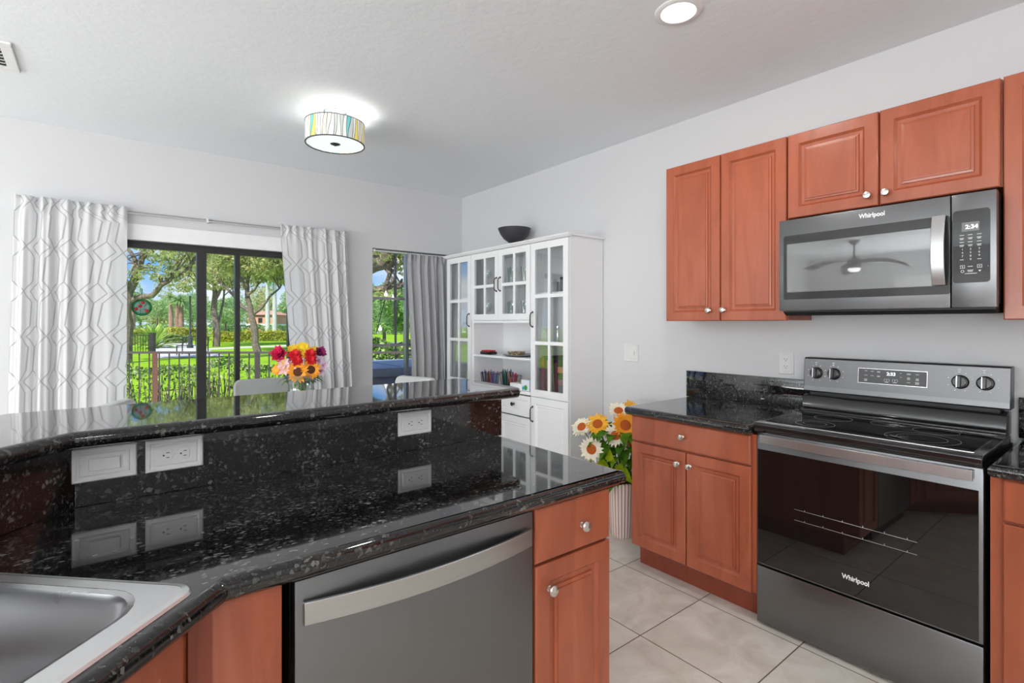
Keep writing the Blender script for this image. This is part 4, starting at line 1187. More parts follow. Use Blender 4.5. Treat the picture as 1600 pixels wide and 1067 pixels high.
# the left panel is gathered towards the wall side, hanging nearly flat at its inner edge
curtain('sheer_curtain', 'white curtain with grey trellis lines at the left of the glass door', -.435, .122, -.468, .118, .03, 2.136, 4.372, 5.0, .034, MCU, 3, lambda q: 1 - (1 - q) ** 1.2, wf=lambda q: .12 + .88 * min(1, max(0, (.72 - q) * 2.6)))
curtain('sheer_curtain', 'white curtain with grey trellis lines at the right of the glass door', 1.098, 1.645, 1.20, 1.70, .03, 2.136, 4.372, 5.0, .034, MCU, 8, lambda q: q ** 1.4, wf=lambda q: .12 + .88 * min(1, max(0, (q - .34) * 2.6)))
curtain('blackout_curtain', 'plain grey curtain at the tall window beside the white cabinets', 2.232, 2.68, 2.285, 2.70, .42, 2.0, 4.425, 5.0, .018, MCUG, 5, lambda q: q ** 1.2)
t = thing('curtain_rod', 'slim double white curtain rod above the glass door', 'curtain rod', (0, 4.412, 2.10))
b = B()
b.tube([(-.44, 0, 0), (1.66, 0, 0)], .006, 10); 
obj('rod', b, plain('rod_silver', rgb(.55, .55, .55), .35, .3), t)
b = B(); b.tube([(-.44, .020, .016), (1.66, .020, .016)], .004, 8)
obj('rear_rod', b, plain('rod_grey', rgb(.4, .4, .4), .4), t)
for x in (-.43, .60, 1.65):
    obj('bracket', B().box(x - .006, x + .006, -.006, .0475, -.008, .022), MWI, t, smooth=False)
t = thing('curtain_rod', 'thin rod inside the top of the tall window carrying the grey curtain', 'curtain rod', (1.915, 4.445, 2.005))
obj('rod', B().tube([(0, 0, 0), (.80, 0, 0)], .005, 8), MWI, t)
for x in (.01, .79): obj('bracket', B().box(x - .006, x + .006, -.006, .0148, -.008, .012), MWI, t, smooth=False)

# stained glass sun catcher on the slider glass
t = thing('sun_catcher', 'round green stained-glass sun catcher with red roses hanging on the glass door', 'ornament', (.207, 4.497, 1.455))
b = B().lathe([(.060, -.003), (.060, .003), (.056, .003), (.056, -.003), (.060, -.003)], (0, 0, 0), 36, 'y')
for a in range(5):
    an = a * 2 * PI / 5 + .4
    b.tube([(.015 * math.cos(an), 0, .015 * math.sin(an)), (.057 * math.cos(an + .4), 0, .057 * math.sin(an + .4))], .0018, 6)
b.tube([(0, 0, .058), (0, 0, .098)], .0012, 5)
obj('lead_frame', b, MIR, t)
def tglass(name, col):
    m, nt = new_mat(name)
    nz = N(nt, 'ShaderNodeTexNoise', {'Vector': objco(nt), 'Scale': 60.0})
    c = mixc(nt, nz.outputs[0], col, tuple(min(1, v * 1.6 + .1) for v in col[:3]) + (1,))
    out(nt, N(nt, 'ShaderNodeMixShader', {0: .5, 1: N(nt, 'ShaderNodeBsdfTransparent', {'Color': c}).outputs[0], 2: N(nt, 'ShaderNodeBsdfTranslucent', {'Color': c}).outputs[0]}).outputs[0])
    return m
obj('glass_disc', B().lathe([(0, -.001), (.044, -.001), (.044, .001), (0, .001)], (0, 0, 0), 36, 'y'), tglass('pearl_glass', rgb(.7, .78, .72)), t)
obj('green_border', B().lathe([(.044, -.0014), (.057, -.0014), (.057, .0014), (.044, .0014), (.044, -.0014)], (0, 0, 0), 36, 'y'), tglass('green_glass', rgb(.15, .50, .25)), t)
b = B()
for a, rr in ((80, .036), (200, .036), (320, .038), (140, .012)):
    b.lathe([(0, -.004), (.012, -.003), (.012, .0), (0, .0)], (rr * math.cos(R(a)), 0, rr * math.sin(R(a))), 14, 'y')
obj('rose', b, plain('red_glass', srgb(170, 20, 30), .3), t)
obj('suction_cup', B().lathe([(0, -.006), (.006, -.004), (.012, .001), (0, .001)], (0, 0, .102), 16, 'y'), MVG, t)

# ------------------------------------------------------------------ dining table and chairs
t = thing('dining_table', 'pale dining table standing by the windows behind the bar', 'dining table', (.95, 3.26, 0))
obj('tabletop', B().bbox(-.47, .44, -.42, .42, .71, .74, .006), MTB, t)
for sx in (-1, 1):
    for sy in (-1, 1): obj('leg', B().prism([(sx * .39 - .03, sy * .37 - .03), (sx * .39 + .03, sy * .37 - .03), (sx * .39 + .03, sy * .37 + .03), (sx * .39 - .03, sy * .37 + .03)], 0, .71, 'z'), MTB, t, smooth=False, bevel=.004)
def chair(label, loc, rz, fab, hgt=.97, wd=.50):
    """dining chair facing local -y, backrest at +y"""
    t = thing('dining_chair', label, 'chair', loc, rz)
    obj('seat', B().bbox(-.23, .23, -.22, .20, .42, .49, .02), fab, t)
    bm = bmesh.new(); bmesh.ops.create_grid(bm, x_segments=12, y_segments=12, size=.5)
    vs = [];
    b = B(); n = 12; h0 = .47
    prof = rrect(-wd / 2, wd / 2, h0, hgt, .045, 5)
    bm.free()
    b.prism(prof, -.022, .022, 'y')
    b.v = [(x, y + .215 + .05 * (z - h0) - .05 * (1 - (2 * x / wd) ** 2) * 0 - .035 * (2 * x / wd) ** 2, z) for x, y, z in b.v]
    obj('backrest', b, fab, t, bevel=.012, seg=3)
    for sx in (-1, 1):
        for sy in (-1, 1):
            obj('leg', B().tube([(sx * .20, sy * .18, .43), (sx * .22, sy * .21, 0)], [.018, .011], 10), plain('chair_leg', rgb(.5, .5, .5), .4) if False else MIR, t)
    return t
chair('grey upholstered dining chair on the window side of the table, behind the bouquet', (.95, 3.70, 0), 0, MGF, .955, .53)
chair('pale dining chair at the left end of the table in front of the trellis curtain', (.23, 3.30, 0), 66, MLF, .93, .38)
chair('pale dining chair at the right end of the table by the grey curtain', (1.68, 3.50, 0), -72, MLF, .93, .40)

# ------------------------------------------------------------------ flowers
def petals(b, c, nrm, n, r0, r1, wd, tilt=.35, jitter=0.0, rnd=None, curl=0):
    nrm = Vector(nrm).normalized(); a = nrm.orthogonal().normalized(); q = nrm.cross(a); c = Vector(c)
    rnd = rnd or random.Random(1)
    for k in range(n):
        t_ = 2 * PI * k / n + rnd.uniform(-jitter, jitter)
        d = a * math.cos(t_) + q * math.sin(t_); s_ = nrm.cross(d)
        L = r1 * rnd.uniform(.86, 1.08); tl = tilt + rnd.uniform(-.15, .15)
        p0 = c + d * r0; p1 = c + d * (r0 + (L - r0) * .5) + nrm * (L * tl * .4); p2 = c + d * L + nrm * (L * tl * (.6 - curl))
        w_ = wd
        b.add([p0 - s_ * w_ * .35, p0 + s_ * w_ * .35, p1 + s_ * w_ * .5 + nrm * w_ * .08, p2, p1 - s_ * w_ * .5 + nrm * w_ * .08, p1 + nrm * (-w_ * .06)],
              [(0, 1, 5), (1, 2, 5), (2, 3, 5), (3, 4, 5), (4, 0, 5)])
def dome(b, c, nrm, r_, h_, n=14):
    nrm = Vector(nrm).normalized(); M = Matrix.Translation(c) @ nrm.to_track_quat('Z', 'Y').to_matrix().to_4x4()
    bb = B().lathe([(r_, 0), (r_ * .9, h_ * .5), (r_ * .5, h_ * .95), (0, h_)], n=n); bb.xf(M); b.add(bb.v, bb.f)
def leaf(b, p0, d, L, wd, droop=.4, up=(0, 0, 1)):
    p0 = Vector(p0); d = Vector(d).normalized(); s_ = d.cross(Vector(up))
    s_ = s_.normalized() if s_.length > .01 else Vector((1, 0, 0))
    n = 6; vs = []; fs = []
    for i in range(n + 1):
        q = i / n; c = p0 + d * L * q - Vector((0, 0, 1)) * droop * L * q * q
        w_ = wd * math.sin(PI * min(1, q ** .75)) * .5 + .0004
        nn = d.cross(s_)
        vs += [c - s_ * w_ - nn * w_ * .25, c, c + s_ * w_ - nn * w_ * .25]
    for i in range(n):
        o_ = i * 3; fs += [(o_, o_ + 1, o_ + 4, o_ + 3), (o_ + 1, o_ + 2, o_ + 5, o_ + 4)]
    b.add(vs, fs)
MSUNY = plain('sunflower_orange', srgb(245, 158, 30), .6, var=.15, vscale=60)
MSUNG = plain('sunflower_golden', srgb(240, 176, 40), .6, var=.15, vscale=60)
MWHP = plain('cream_petals', srgb(238, 230, 208), .6, var=.06, vscale=60)
MBRN = plain('flower_centre', srgb(84, 44, 24), .9, bump=.5, bscale=500)
MORC = plain('rust_centre', srgb(190, 92, 30), .9, bump=.5, bscale=500)
MRED = plain('red_carnation', srgb(214, 26, 40), .7, var=.2, vscale=120)
MMAG = plain('magenta_rose', srgb(206, 34, 84), .6, var=.2, vscale=60)
MPUR = plain('purple_statice', srgb(168, 50, 120), .6, var=.2, vscale=60)
MPNK = plain('pale_pink_petals', srgb(232, 186, 190), .6, var=.1, vscale=60)
MLIL = plain('lilac_petals', srgb(222, 200, 218), .6, var=.2, vscale=90)
MYEL = plain('yellow_daisy', srgb(240, 200, 30), .6, var=.1, vscale=60)
MSTEM = plain('flower_stem', srgb(110, 140, 60), .6, var=.15, vscale=30)
CAMV = Vector((0, 0, CAM_H))

VX, VY = .905, 3.14
t = thing('glass_vase', 'clear glass vase with the mixed bouquet on the dining table', 'vase', (VX, VY, .7405))
VS = Matrix.Diagonal((1.22, 1.22, 1, 1))
obj('vase_body', B().lathe([(0, 0), (.05, 0), (.056, .01), (.075, .05), (.085, .10), (.080, .15), (.062, .20), (.058, .235), (.068, .275), (.078, .30), (.075, .30), (.065, .275), (.055, .235), (.059, .20), (.077, .15), (.082, .10), (.072, .05), (.05, .014), (0, .012)], n=40).xf(VS), MVG, t)
obj('water', B().lathe([(0, .014), (.049, .016), (.070, .05), (.080, .10), (.075, .15), (.062, .19), (0, .19)], n=32).xf(VS), mk_glass('vase_water', .02, rgb(.88, .95, .90)), t)
# the frame of the bouquet: rightward and forward axes as the table faces the kitchen
TOV = (Vector((0, 0, 0)) - Vector((VX, VY, 0))).normalized()
RT = Vector((-TOV.y, TOV.x, 0))
def bq(r_, f_, z): return Vector((VX, VY, 0)) + RT * r_ + TOV * f_ + Vector((0, 0, z))
rnd = random.Random(11)
def stem_to(par, p, r_=.0028):
    a = bq(rnd.uniform(-.035, .035), rnd.uniform(-.03, .03), .765); mid = bq(rnd.uniform(-.03, .03), rnd.uniform(-.02, .02), .985)
    obj('stem', B().tube([a, mid, mid.lerp(p, .6) + Vector((0, 0, .01)), p], r_, 6), MSTEM, par)
def flower(kind, label, p, nrm, mats, r_=.05, group=None, rnd_=rnd, stem=True):
    if stem:
        p = Vector((VX + (p.x - VX) * .88, VY + (p.y - VY) * .88, p.z)); r_ *= 1.18
    name = {'sun': 'sunflower', 'carn': 'carnation', 'rose': 'rose', 'daisy': 'daisy', 'alst': 'lily'}[kind]
    b = B()
    o0 = thing(name, label, 'flower', tuple(p), 0, group)
    M = Matrix.Translation(-Vector(p))
    if kind in ('sun', 'daisy'):
        petals(b, p, nrm, 22, r_ * .30, r_, r_ * .30, .18, .1, rnd_)
        petals(b, Vector(p) + Vector(nrm).normalized() * .003, nrm, 18, r_ * .30, r_ * .84, r_ * .26, .30, .12, rnd_)
        obj('petals', b.xf(M), mats[0], o0, recalc=False)
        c = B(); dome(c, Vector(p) + Vector(nrm).normalized() * .002, nrm, r_ * .42, r_ * .16); obj('flower_centre', c.xf(M), mats[1], o0)
    elif kind == 'carn':
        for lay in range(5):
            petals(b, Vector(p) + Vector(nrm).normalized() * (lay * r_ * .16), nrm, 12 - lay, .002, r_ * (1 - lay * .15), r_ * .55, .25 + lay * .25, .3, rnd_)
        obj('petals', b.xf(M), mats[0], o0, recalc=False)
    elif kind == 'rose':
        for lay in range(4):
            petals(b, Vector(p) + Vector(nrm).normalized() * (lay * r_ * .12), nrm, 7 - lay, .004, r_ * (1 - lay * .2), r_ * .9, .9 + .5 * lay, .3, rnd_)
        obj('petals', b.xf(M), mats[0], o0, recalc=False)
    else:
        petals(b, p, nrm, 6, .003, r_, r_ * .55, .5, .15, rnd_)
        obj('petals', b.xf(M), mats[0], o0, recalc=False)
        c = B(); petals(c, Vector(p) + Vector(nrm).normalized() * .002, nrm, 6, .001, r_ * .5, r_ * .08, 1.2, .2, rnd_); obj('stamens', c.xf(M), mats[1], o0, recalc=False)
    c = B(); 
    bs = Vector(p) - Vector(nrm).normalized() * .008
    if stem:
        a_ = bq(rnd_.uniform(-.035, .035), rnd_.uniform(-.03, .03), .765); mid = bq(rnd_.uniform(-.03, .03), rnd_.uniform(-.02, .02), .985)
        c.tube([a_, mid, mid.lerp(bs, .6) + Vector((0, 0, .008)), bs], .0026, 6)
        obj('stem', c.xf(M), MSTEM, o0)
    return o0
F_ = lambda r_, z: (TOV + RT * r_ + Vector((0, 0, z)))
# pixel offsets were read as metres at the vase distance: 1 px = 3.9 mm
flower('sun', 'orange sunflower at the front left of the bouquet', bq(-.018, .075, 1.062), F_(-.15, .1), (MSUNY, MBRN), .056)
flower('sun', 'orange sunflower at the front right of the bouquet', bq(.060, .070, 1.072), F_(.2, .1), (MSUNY, MBRN), .052)
flower('carn', 'red carnation left of the bouquet centre', bq(-.035, .055, 1.155), F_(-.1, .5), (MRED,), .036)
flower('carn', 'lower red carnation left of the bouquet centre', bq(-.024, .072, 1.128), F_(0, .3), (MRED,), .034)
flower('carn', 'red carnation right of the bouquet centre', bq(.056, .055, 1.158), F_(.1, .5), (MRED,), .034)
flower('carn', 'lower red carnation right of the bouquet centre', bq(.060, .068, 1.130), F_(.1, .2), (MRED,), .032)
flower('rose', 'large magenta rose at the top left of the bouquet', bq(-.125, .02, 1.158), F_(-.5, .4), (MMAG,), .046)
flower('rose', 'purple rose at the top right of the bouquet', bq(.115, .0, 1.165), F_(.6, .5), (MPUR,), .034)
for i, (r_, f_, z, l) in enumerate(((-.045, 0, 1.185, 'left'), (.01, .01, 1.20, 'middle'), (.085, -.01, 1.175, 'right'), (.018, .045, 1.165, 'low middle'))):
    flower('daisy', 'yellow daisy, %s of the yellow ones at the top of the bouquet' % l, bq(r_, f_, z), F_(0, .9), (MYEL, MYEL), .036)
for i, (r_, z, l) in enumerate(((-.105, 1.115, 'upper'), (-.098, 1.08, 'lower'), (-.062, 1.095, 'inner'))):
    flower('alst', 'pale pink ruffled flower, %s one at the left of the bouquet' % l, bq(r_, .055, z), F_(-.3, .2), (MPNK, MYEL), .036)
for i, (r_, z, l) in enumerate(((.105, 1.12, 'upper'), (.135, 1.09, 'outer'), (.118, 1.058, 'lower'), (.09, 1.10, 'inner'))):
    flower('alst', 'lilac white lily, %s one at the right of the bouquet' % l, bq(r_, .04, z), F_(.5, .3), (MLIL, MPUR), .032)
flower('daisy', 'small orange bloom at the far left of the bouquet', bq(-.145, .03, 1.075), F_(-.8, .3), (MSUNY, MSUNY), .03)
b = B(); rnd = random.Random(4)
for k in range(40):
    a = rnd.uniform(0, 2 * PI); p = bq(.05 * math.cos(a), .03 * math.sin(a) - .02, rnd.uniform(.99, 1.05))
    leaf(b, p, RT * math.cos(a) + TOV * math.sin(a) + Vector((0, 0, .5)), rnd.uniform(.05, .10), rnd.uniform(.02, .032), .7)
o = obj('bouquet_foliage', b, ML_DG, recalc=False); tag(o, 'green leaves tucked among the bouquet flowers above the glass vase', 'foliage', kind='stuff')

# sunflower arrangement on the floor in a ribbed vase
SX, SY = 2.575, 2.125
m, nt = new_mat('ribbed_ceramic')
tcn = N(nt, 'ShaderNodeTexCoord'); sp_ = N(nt, 'ShaderNodeSeparateXYZ', {'Vector': tcn.outputs['Object']})
an = M_(nt, 'ARCTAN2', sp_.outputs[1], sp_.outputs[0])
rb = M_(nt, 'SINE', M_(nt, 'MULTIPLY', an, 26.0))
cc = ramp(nt, rb, [(0.0, srgb(214, 176, 162)), (0.2, srgb(238, 232, 226)), (1, srgb(244, 240, 236))])
out(nt, bsdf(nt, cc, .4))
t = thing('floor_vase', 'ribbed white and pink vase on the floor between the white cabinet and the stove cabinet', 'vase', (SX, SY, 0))
obj('vase_body', B().lathe([(0, 0), (.066, 0), (.071, .01), (.078, .12), (.084, .26), (.088, .34), (.082, .345), (.078, .33), (.07, .1), (0, .05)], n=104, rib=26, ribamp=.0025), m, t)
SV_ = Vector((SX, SY, 0)); TS = (-SV_).normalized(); RS = Vector((-TS.y, TS.x, 0))
def sq(r_, f_, z): return SV_ + RS * r_ + TS * f_ + Vector((0, 0, z))
def pxs(u, v, f=.08):                       # reads the photo offset from the vase axis in metres
    return sq((u - 972) * .00415, f, CAM_H - (v - 505) * .00405)
rnd = random.Random(9)
def fsun(label, u, v, mats, r_, nr, f=.08, kind='sun'):
    p = pxs(u, v, f); nrm = TS + RS * nr[0] + Vector((0, 0, nr[1]))
    o = flower(kind, label, p, nrm, mats, r_, stem=False, rnd_=rnd)
    q = SV_ + RS * rnd.uniform(-.03, .03) + TS * rnd.uniform(-.03, .03) + Vector((0, 0, .30))
    q0 = SV_ + (q - SV_) * .6; q0.z = .06
    bs = p - nrm.normalized() * .01
    obj('stem', B().tube([q0, q, q.lerp(bs, .6) + TS * .01, bs], .004, 6).xf(Matrix.Translation(-p)), MSTEM, o)
fsun('cream white sunflower at the far left of the floor vase', 912, 668, (MWHP, MORC), .075, (-.5, .9), .05)
fsun('golden sunflower left of centre in the floor vase', 936, 662, (MSUNG, MORC), .080, (-.1, .8), .06)
fsun('cream sunflower with a rust ring, lowest left in the floor vase', 928, 697, (MWHP, MORC), .082, (-.3, .1), .13)
fsun('cream sunflower at the top of the floor vase', 967, 643, (MWHP, MORC), .075, (0, 1.3), .0)
fsun('orange sunflower at the upper right of the floor vase', 977, 660, (MSUNY, MORC), .085, (.2, .4), .10)
fsun('cream sunflower in the middle of the floor vase', 963, 676, (MWHP, MORC), .080, (0, .8), .11)
fsun('golden sunflower behind the top of the floor vase', 985, 642, (MSUNG, MORC), .07, (.2, .8), -.05)
fsun('cream sunflower at the right of the floor vase, beside the cabinet', 986, 688, (MWHP, MORC), .07, (.3, .3), .06)
b = B()
for k in range(150):
    a = rnd.uniform(0, 2 * PI); z = rnd.uniform(.34, .70); rr = .04 + .14 * (z - .3) * 2
    p = SV_ + (RS * math.cos(a) * 1.3 + TS * math.sin(a)) * rr * .8 + Vector((0, 0, z))
    leaf(b, p, RS * math.cos(a) + TS * math.sin(a) + Vector((0, 0, rnd.uniform(.1, .8))), rnd.uniform(.07, .13), rnd.uniform(.05, .08), .9)
    if k % 3 == 0: b.tube([SV_ + Vector((0, 0, .30)), p], .003, 5)
o = obj('sunflower_foliage', b, ML_DG, recalc=False); tag(o, 'green leaves and stalks bunched in the ribbed floor vase', 'foliage', kind='stuff')
for (u, v, du_, dz, L, l) in ((948, 705, .2, .2, .15, 'upper of the two'), (962, 722, .6, -.1, .13, 'lower of the two'), (945, 712, -.1, -.6, .12, 'hanging')):
    b = B(); p = pxs(u, v, .12)
    q = sq(0, 0, .33)
    b.tube([q, q.lerp(p, .6) + TS * .01, p], .003, 5)
    leaf(b, p, RS * du_ + TS * .4 + Vector((0, 0, dz)), L, .075, .5, up=tuple(TS + Vector((0, 0, .6))))
    o = obj('broad_leaf', b, ML_YG, recalc=False); tag(o, 'broad yellow-green leaf at the front of the floor vase, %s' % l, 'leaf', 'broad leaves of the floor arrangement')

# ------------------------------------------------------------------ OUTSIDE
FW = Vector((math.sin(R(YAW)), math.cos(R(YAW)), 0)); RG = Vector((FW.y, -FW.x, 0))
def at(u, d, z=0.0):                        # a place on the grounds: bearing read at column u, d metres away along the view
    return FW * d + RG * ((u - 800) / 803 * d) + Vector((0, 0, z))
def av(u, v, d):                            # the same with its height read at row v
    return at(u, d, CAM_H + (505 - v) / 803 * d)
GZ = -.12
o = struct('floor_patio', B().box(-4, 6, YB + T, 9.0, GZ - .05, -.02), MPAT); o.name = 'patio_slab'  # concrete slab of the patio outside the window wall
o = obj('lawn', B().add([(-90, YB + T + .02, GZ), (140, YB + T + .02, GZ), (140, 190, GZ), (-90, 190, GZ)], [(0, 1, 2, 3)]), MLAWN, smooth=False); o['kind'] = 'structure'
# paths and the road
def strip(name, pts, wd, mat, z):
    vs = []; fs = []
    for i, p in enumerate(pts):
        a = pts[max(0, i - 1)]; c = pts[min(len(pts) - 1, i + 1)]; d = (c - a).normalized(); s_ = Vector((-d.y, d.x, 0))
        w_ = wd[i] if hasattr(wd, '__len__') else wd
        for q, zz_ in ((p - s_ * w_ / 2, z), (p + s_ * w_ / 2, z), (p - s_ * w_ / 2, GZ - .05), (p + s_ * w_ / 2, GZ - .05)): vs.append((q.x, q.y, zz_))
    for i in range(len(pts) - 1):
        a = i * 4; fs += [(a, a + 4, a + 5, a + 1), (a, a + 2, a + 6, a + 4), (a + 1, a + 5, a + 7, a + 3)]
    o = obj(name, B().add(vs, fs), mat, smooth=False); o['kind'] = 'structure'; return o
strip('concrete_path', [at(300, 22), at(268, 34), at(247, 46), at(240, 62)], [2.4, 2.6, 3.2, 3.4], MPATH, GZ + .02)
strip('concrete_path', [at(300, 28), at(380, 31), at(520, 36), at(800, 44)], 1.6, MPATH, GZ + .015)
strip('asphalt_road', [at(-200, 66), at(300, 74), at(600, 80), at(1200, 90)], 14, MASPH, GZ + .02)

# patio railing: runs across the garden side of the patio
RD = 7.02; RZ = CAM_H - 44.0 / 803 * RD
t = thing('patio_railing', 'dark metal picket railing around the patio, seen through the glass door', 'railing', tuple(at(240, RD, -.02)))
base = at(240, RD, -.02); Mi = Matrix.Translation(-base)
ua, ub = 120, 720
b = B()
p0, p1 = at(ua, RD, RZ), at(ub, RD, RZ)
def beam(b, p0, p1, w_, h_):
    d = (p1 - p0).normalized(); s_ = Vector((-d.y, d.x, 0)) * w_ / 2; up = Vector((0, 0, h_))
    b.add([p0 - s_, p0 + s_, p1 + s_, p1 - s_, p0 - s_ + up, p0 + s_ + up, p1 + s_ + up, p1 - s_ + up], [(0, 3, 2, 1), (4, 5, 6, 7), (0, 1, 5, 4), (1, 2, 6, 5), (2, 3, 7, 6), (3, 0, 4, 7)])
beam(b, p0, p1, .045, -.03); obj('top_rail', b.xf(Mi), MRG, t, smooth=False)
b = B(); beam(b, at(ua, RD, .08), at(ub, RD, .08), .03, .03); obj('bottom_rail', b.xf(Mi), MRG, t, smooth=False)
u = ua + 4.0
while u < ub:
    if abs(((u - 242) % 160)) > 6:
        b = B(); q = at(u, RD)
        b.box(q.x - .008, q.x + .008, q.y - .008, q.y + .008, .08, RZ - .02); obj('picket', b.xf(Mi), MRG, t, smooth=False)
    u += 15.6
MPO = plain('brown_post', rgb(.22, .10, .07), .5)
for u in (242, 402, 562):
    q = at(u, RD - .01); s_ = .03
    b = B().box(q.x - s_, q.x + s_, q.y - s_, q.y + s_, -.02, RZ - .005); obj('post', b.xf(Mi), MPO if u == 242 else MRG, t, smooth=False)

# leaf clouds
def leafcloud(name, blobs, n, size, mat, seed, parent=None, asp=.55):
    """blobs: (centre, radii, weight)"""
    rg = np.random.default_rng(seed)
    w_ = np.array([b_[2] for b_ in blobs], float); w_ /= w_.sum()
    cnt = rg.multinomial(n, w_); P_ = []
    for (c, r_, _), k in zip(blobs, cnt):
        d = rg.normal(size=(k, 3)); d /= np.linalg.norm(d, axis=1)[:, None]
        rad = rg.uniform(.55, 1.0, size=(k, 1)) ** .6
        P_.append(np.array(c)[None] + d * rad * np.array(r_)[None])
    P_ = np.concatenate(P_); n = len(P_)
    d = rg.normal(size=(n, 3)); d /= np.linalg.norm(d, axis=1)[:, None]
    e = rg.normal(size=(n, 3)); e -= (e * d).sum(1)[:, None] * d; e /= np.linalg.norm(e, axis=1)[:, None]
    s_ = size * rg.uniform(.6, 1.4, size=(n, 1))
    V = np.stack([P_ - d * s_, P_ + e * s_ * asp * .5, P_ + d * s_, P_ - e * s_ * asp * .5], 1).reshape(-1, 3)
    me = bpy.data.meshes.new(name)
    me.vertices.add(n * 4); me.vertices.foreach_set('co', V.ravel())
    me.loops.add(n * 4); me.loops.foreach_set('vertex_index', np.arange(n * 4, dtype=np.int32))
    me.polygons.add(n); me.polygons.foreach_set('loop_start', np.arange(0, n * 4, 4, dtype=np.int32))
    me.update(calc_edges=True)
    return link(name, me, mat, parent)
def tocc(root, o):                          # keep a part where it was drawn, under a root that stands elsewhere
    o.parent = root; o.matrix_parent_inverse = Matrix.Translation(-Vector(root.location))
def jit(rnd, p, a): return p + Vector((rnd.uniform(-a, a), rnd.uniform(-a, a), rnd.uniform(-a, a) * .5))
def tree(label, base, limbs, blobs, n, size, leafm, seed, bark=MBARK, group=None, name='oak_tree'):
    """limbs: list of (points, radius start, radius end) in world space; base = foot of the trunk"""
    t = thing(name, label, 'tree', tuple(base), 0, group)
    b = B(); rnd = random.Random(seed)
    for pts, r0, r1 in limbs:
        m_ = len(pts); fine = []
        for i in range(m_ - 1):
            for q in (0, .5): fine.append(jit(rnd, pts[i].lerp(pts[i + 1], q), r0 * .35 if i or q else 0))
        fine.append(pts[-1]); k = len(fine)
        b.tube(fine, [r0 + (r1 - r0) * i / (k - 1) for i in range(k)], 10)
    if name == 'oak_tree':
        fine = []
        for c, r_, wt in blobs:
            for q in range(9):
                off = Vector((rnd.uniform(-1, 1) * r_[0], rnd.uniform(-1, 1) * r_[1], rnd.uniform(-1.25, 1) * r_[2]))
                k = rnd.uniform(.35, .62)
                fine.append((tuple(Vector(c) + off), (r_[0] * k, r_[1] * k, r_[2] * k * 1.1), wt * k * k))
        blobs = fine; n = int(n * .72)
    if name == 'oak_tree':
        allp = [p for pts, _, _ in limbs for p in pts[len(pts) // 2:]]
        for q in range(46):
            c = Vector(rnd.choice(blobs)[0]); p = min(rnd.sample(allp, 4), key=lambda a_: (a_ - c).length)
            md = p.lerp(c, .5) + Vector((rnd.uniform(-.2, .2), rnd.uniform(-.2, .2), rnd.uniform(.0, .25)))
            r0 = limbs[0][1] * .16; b.tube([p, md, c], [r0, r0 * .6, r0 * .2], 5)
    tocc(t, obj('trunk', b, bark))
    if n: tocc(t, leafcloud('crown', blobs, n, size, leafm, seed))
    return t
def crown(u, v, d, ru, rv, rd=None, wt=1.0):
    """crown mass whose centre lies at column u, row v, distance d; ru, rv its half extents as columns and rows"""
    k = d / 803
    return (tuple(av(u, v, d)), (ru * k, (rd or ru * k), rv * k), wt)
# tree 1: leaning oak at the left of the slider
d = 19.0
tree('leaning oak with a forked trunk at the left of the glass door view', at(196, d, GZ),
     [([at(196, d, GZ), av(197, 505, d), av(199, 470, d), av(206, 440, d), av(216, 420, d), av(226, 402, d), av(245, 388, d), av(268, 374, d)], .22, .04),
      ([av(199, 472, d), av(216, 466, d), av(238, 462, d), av(254, 446, d), av(268, 433, d), av(285, 428, d), av(300, 412, d)], .13, .03),
      ([av(216, 420, d), av(208, 402, d), av(196, 386, d), av(188, 370, d)], .10, .03),
      ([av(254, 446, d), av(262, 430, d + .6), av(276, 410, d + 1), av(282, 390, d + 1)], .05, .02),
      ([av(200, 450, d), av(188, 438, d - .5), av(176, 420, d - 1)], .07, .02),
      ([av(226, 402, d), av(222, 388, d + .5), av(216, 372, d + 1)], .06, .02)],
     [crown(215, 362, d, 75, 26), crown(285, 366, d, 40, 26), crown(262, 412, d, 26, 14, None, .25), crown(292, 440, d, 20, 12, None, .25), crown(236, 425, d, 18, 9, None, .15), crown(180, 402, d, 20, 30, None, .8)],
     6500, .10, ML_OAK, 21)
d = 32.0
tree('oak with a straight grey trunk left of centre, just right of the wide door frame', at(338, d, GZ),
     [([at(338, d, GZ), av(336, 500, d), av(335, 470, d), av(334, 445, d), av(330, 420, d), av(322, 400, d)], .22, .08),
      ([av(335, 470, d), av(346, 450, d), av(362, 440, d), av(384, 435, d), av(400, 424, d)], .11, .04),
      ([av(337, 520, d), av(345, 490, d + .4), av(350, 462, d + .6), av(352, 440, d + .6)], .09, .04),
      ([av(334, 445, d), av(345, 424, d), av(356, 404, d), av(370, 390, d)], .09, .03)],
     [crown(335, 400, d, 55, 30, None, 1.4), crown(300, 402, d, 34, 30), crown(372, 402, d, 38, 26), crown(330, 424, d, 30, 14, None, .3), crown(350, 360, d, 80, 26)],
     11000, .15, ML_OAK, 22)
d = 25.5
tree('oak with a leaning trunk in front of the salmon building', at(403, d, GZ),
     [([at(403, d, GZ), av(398, 520, d), av(394, 492, d), av(388, 470, d), av(384, 450, d), av(390, 430, d), av(398, 410, d)], .19, .06),
      ([av(393, 488, d), av(378, 478, d), av(366, 462, d), av(352, 448, d), av(338, 436, d)], .10, .04),
      ([av(394, 492, d), av(410, 480, d), av(422, 462, d), av(436, 450, d), av(446, 438, d)], .08, .03),
      ([av(386, 462, d), av(398, 452, d), av(404, 444, d), av(414, 432, d)], .07, .03),
      ([av(384, 450, d), av(374, 432, d), av(372, 410, d)], .09, .04)],
     [crown(392, 402, d, 50, 26, None, 1.3), crown(440, 408, d, 34, 22), crown(424, 430, d, 22, 8, None, .25), crown(362, 412, d, 20, 20, None, .4), crown(420, 372, d, 70, 22)],
     9000, .14, ML_OAK, 23)
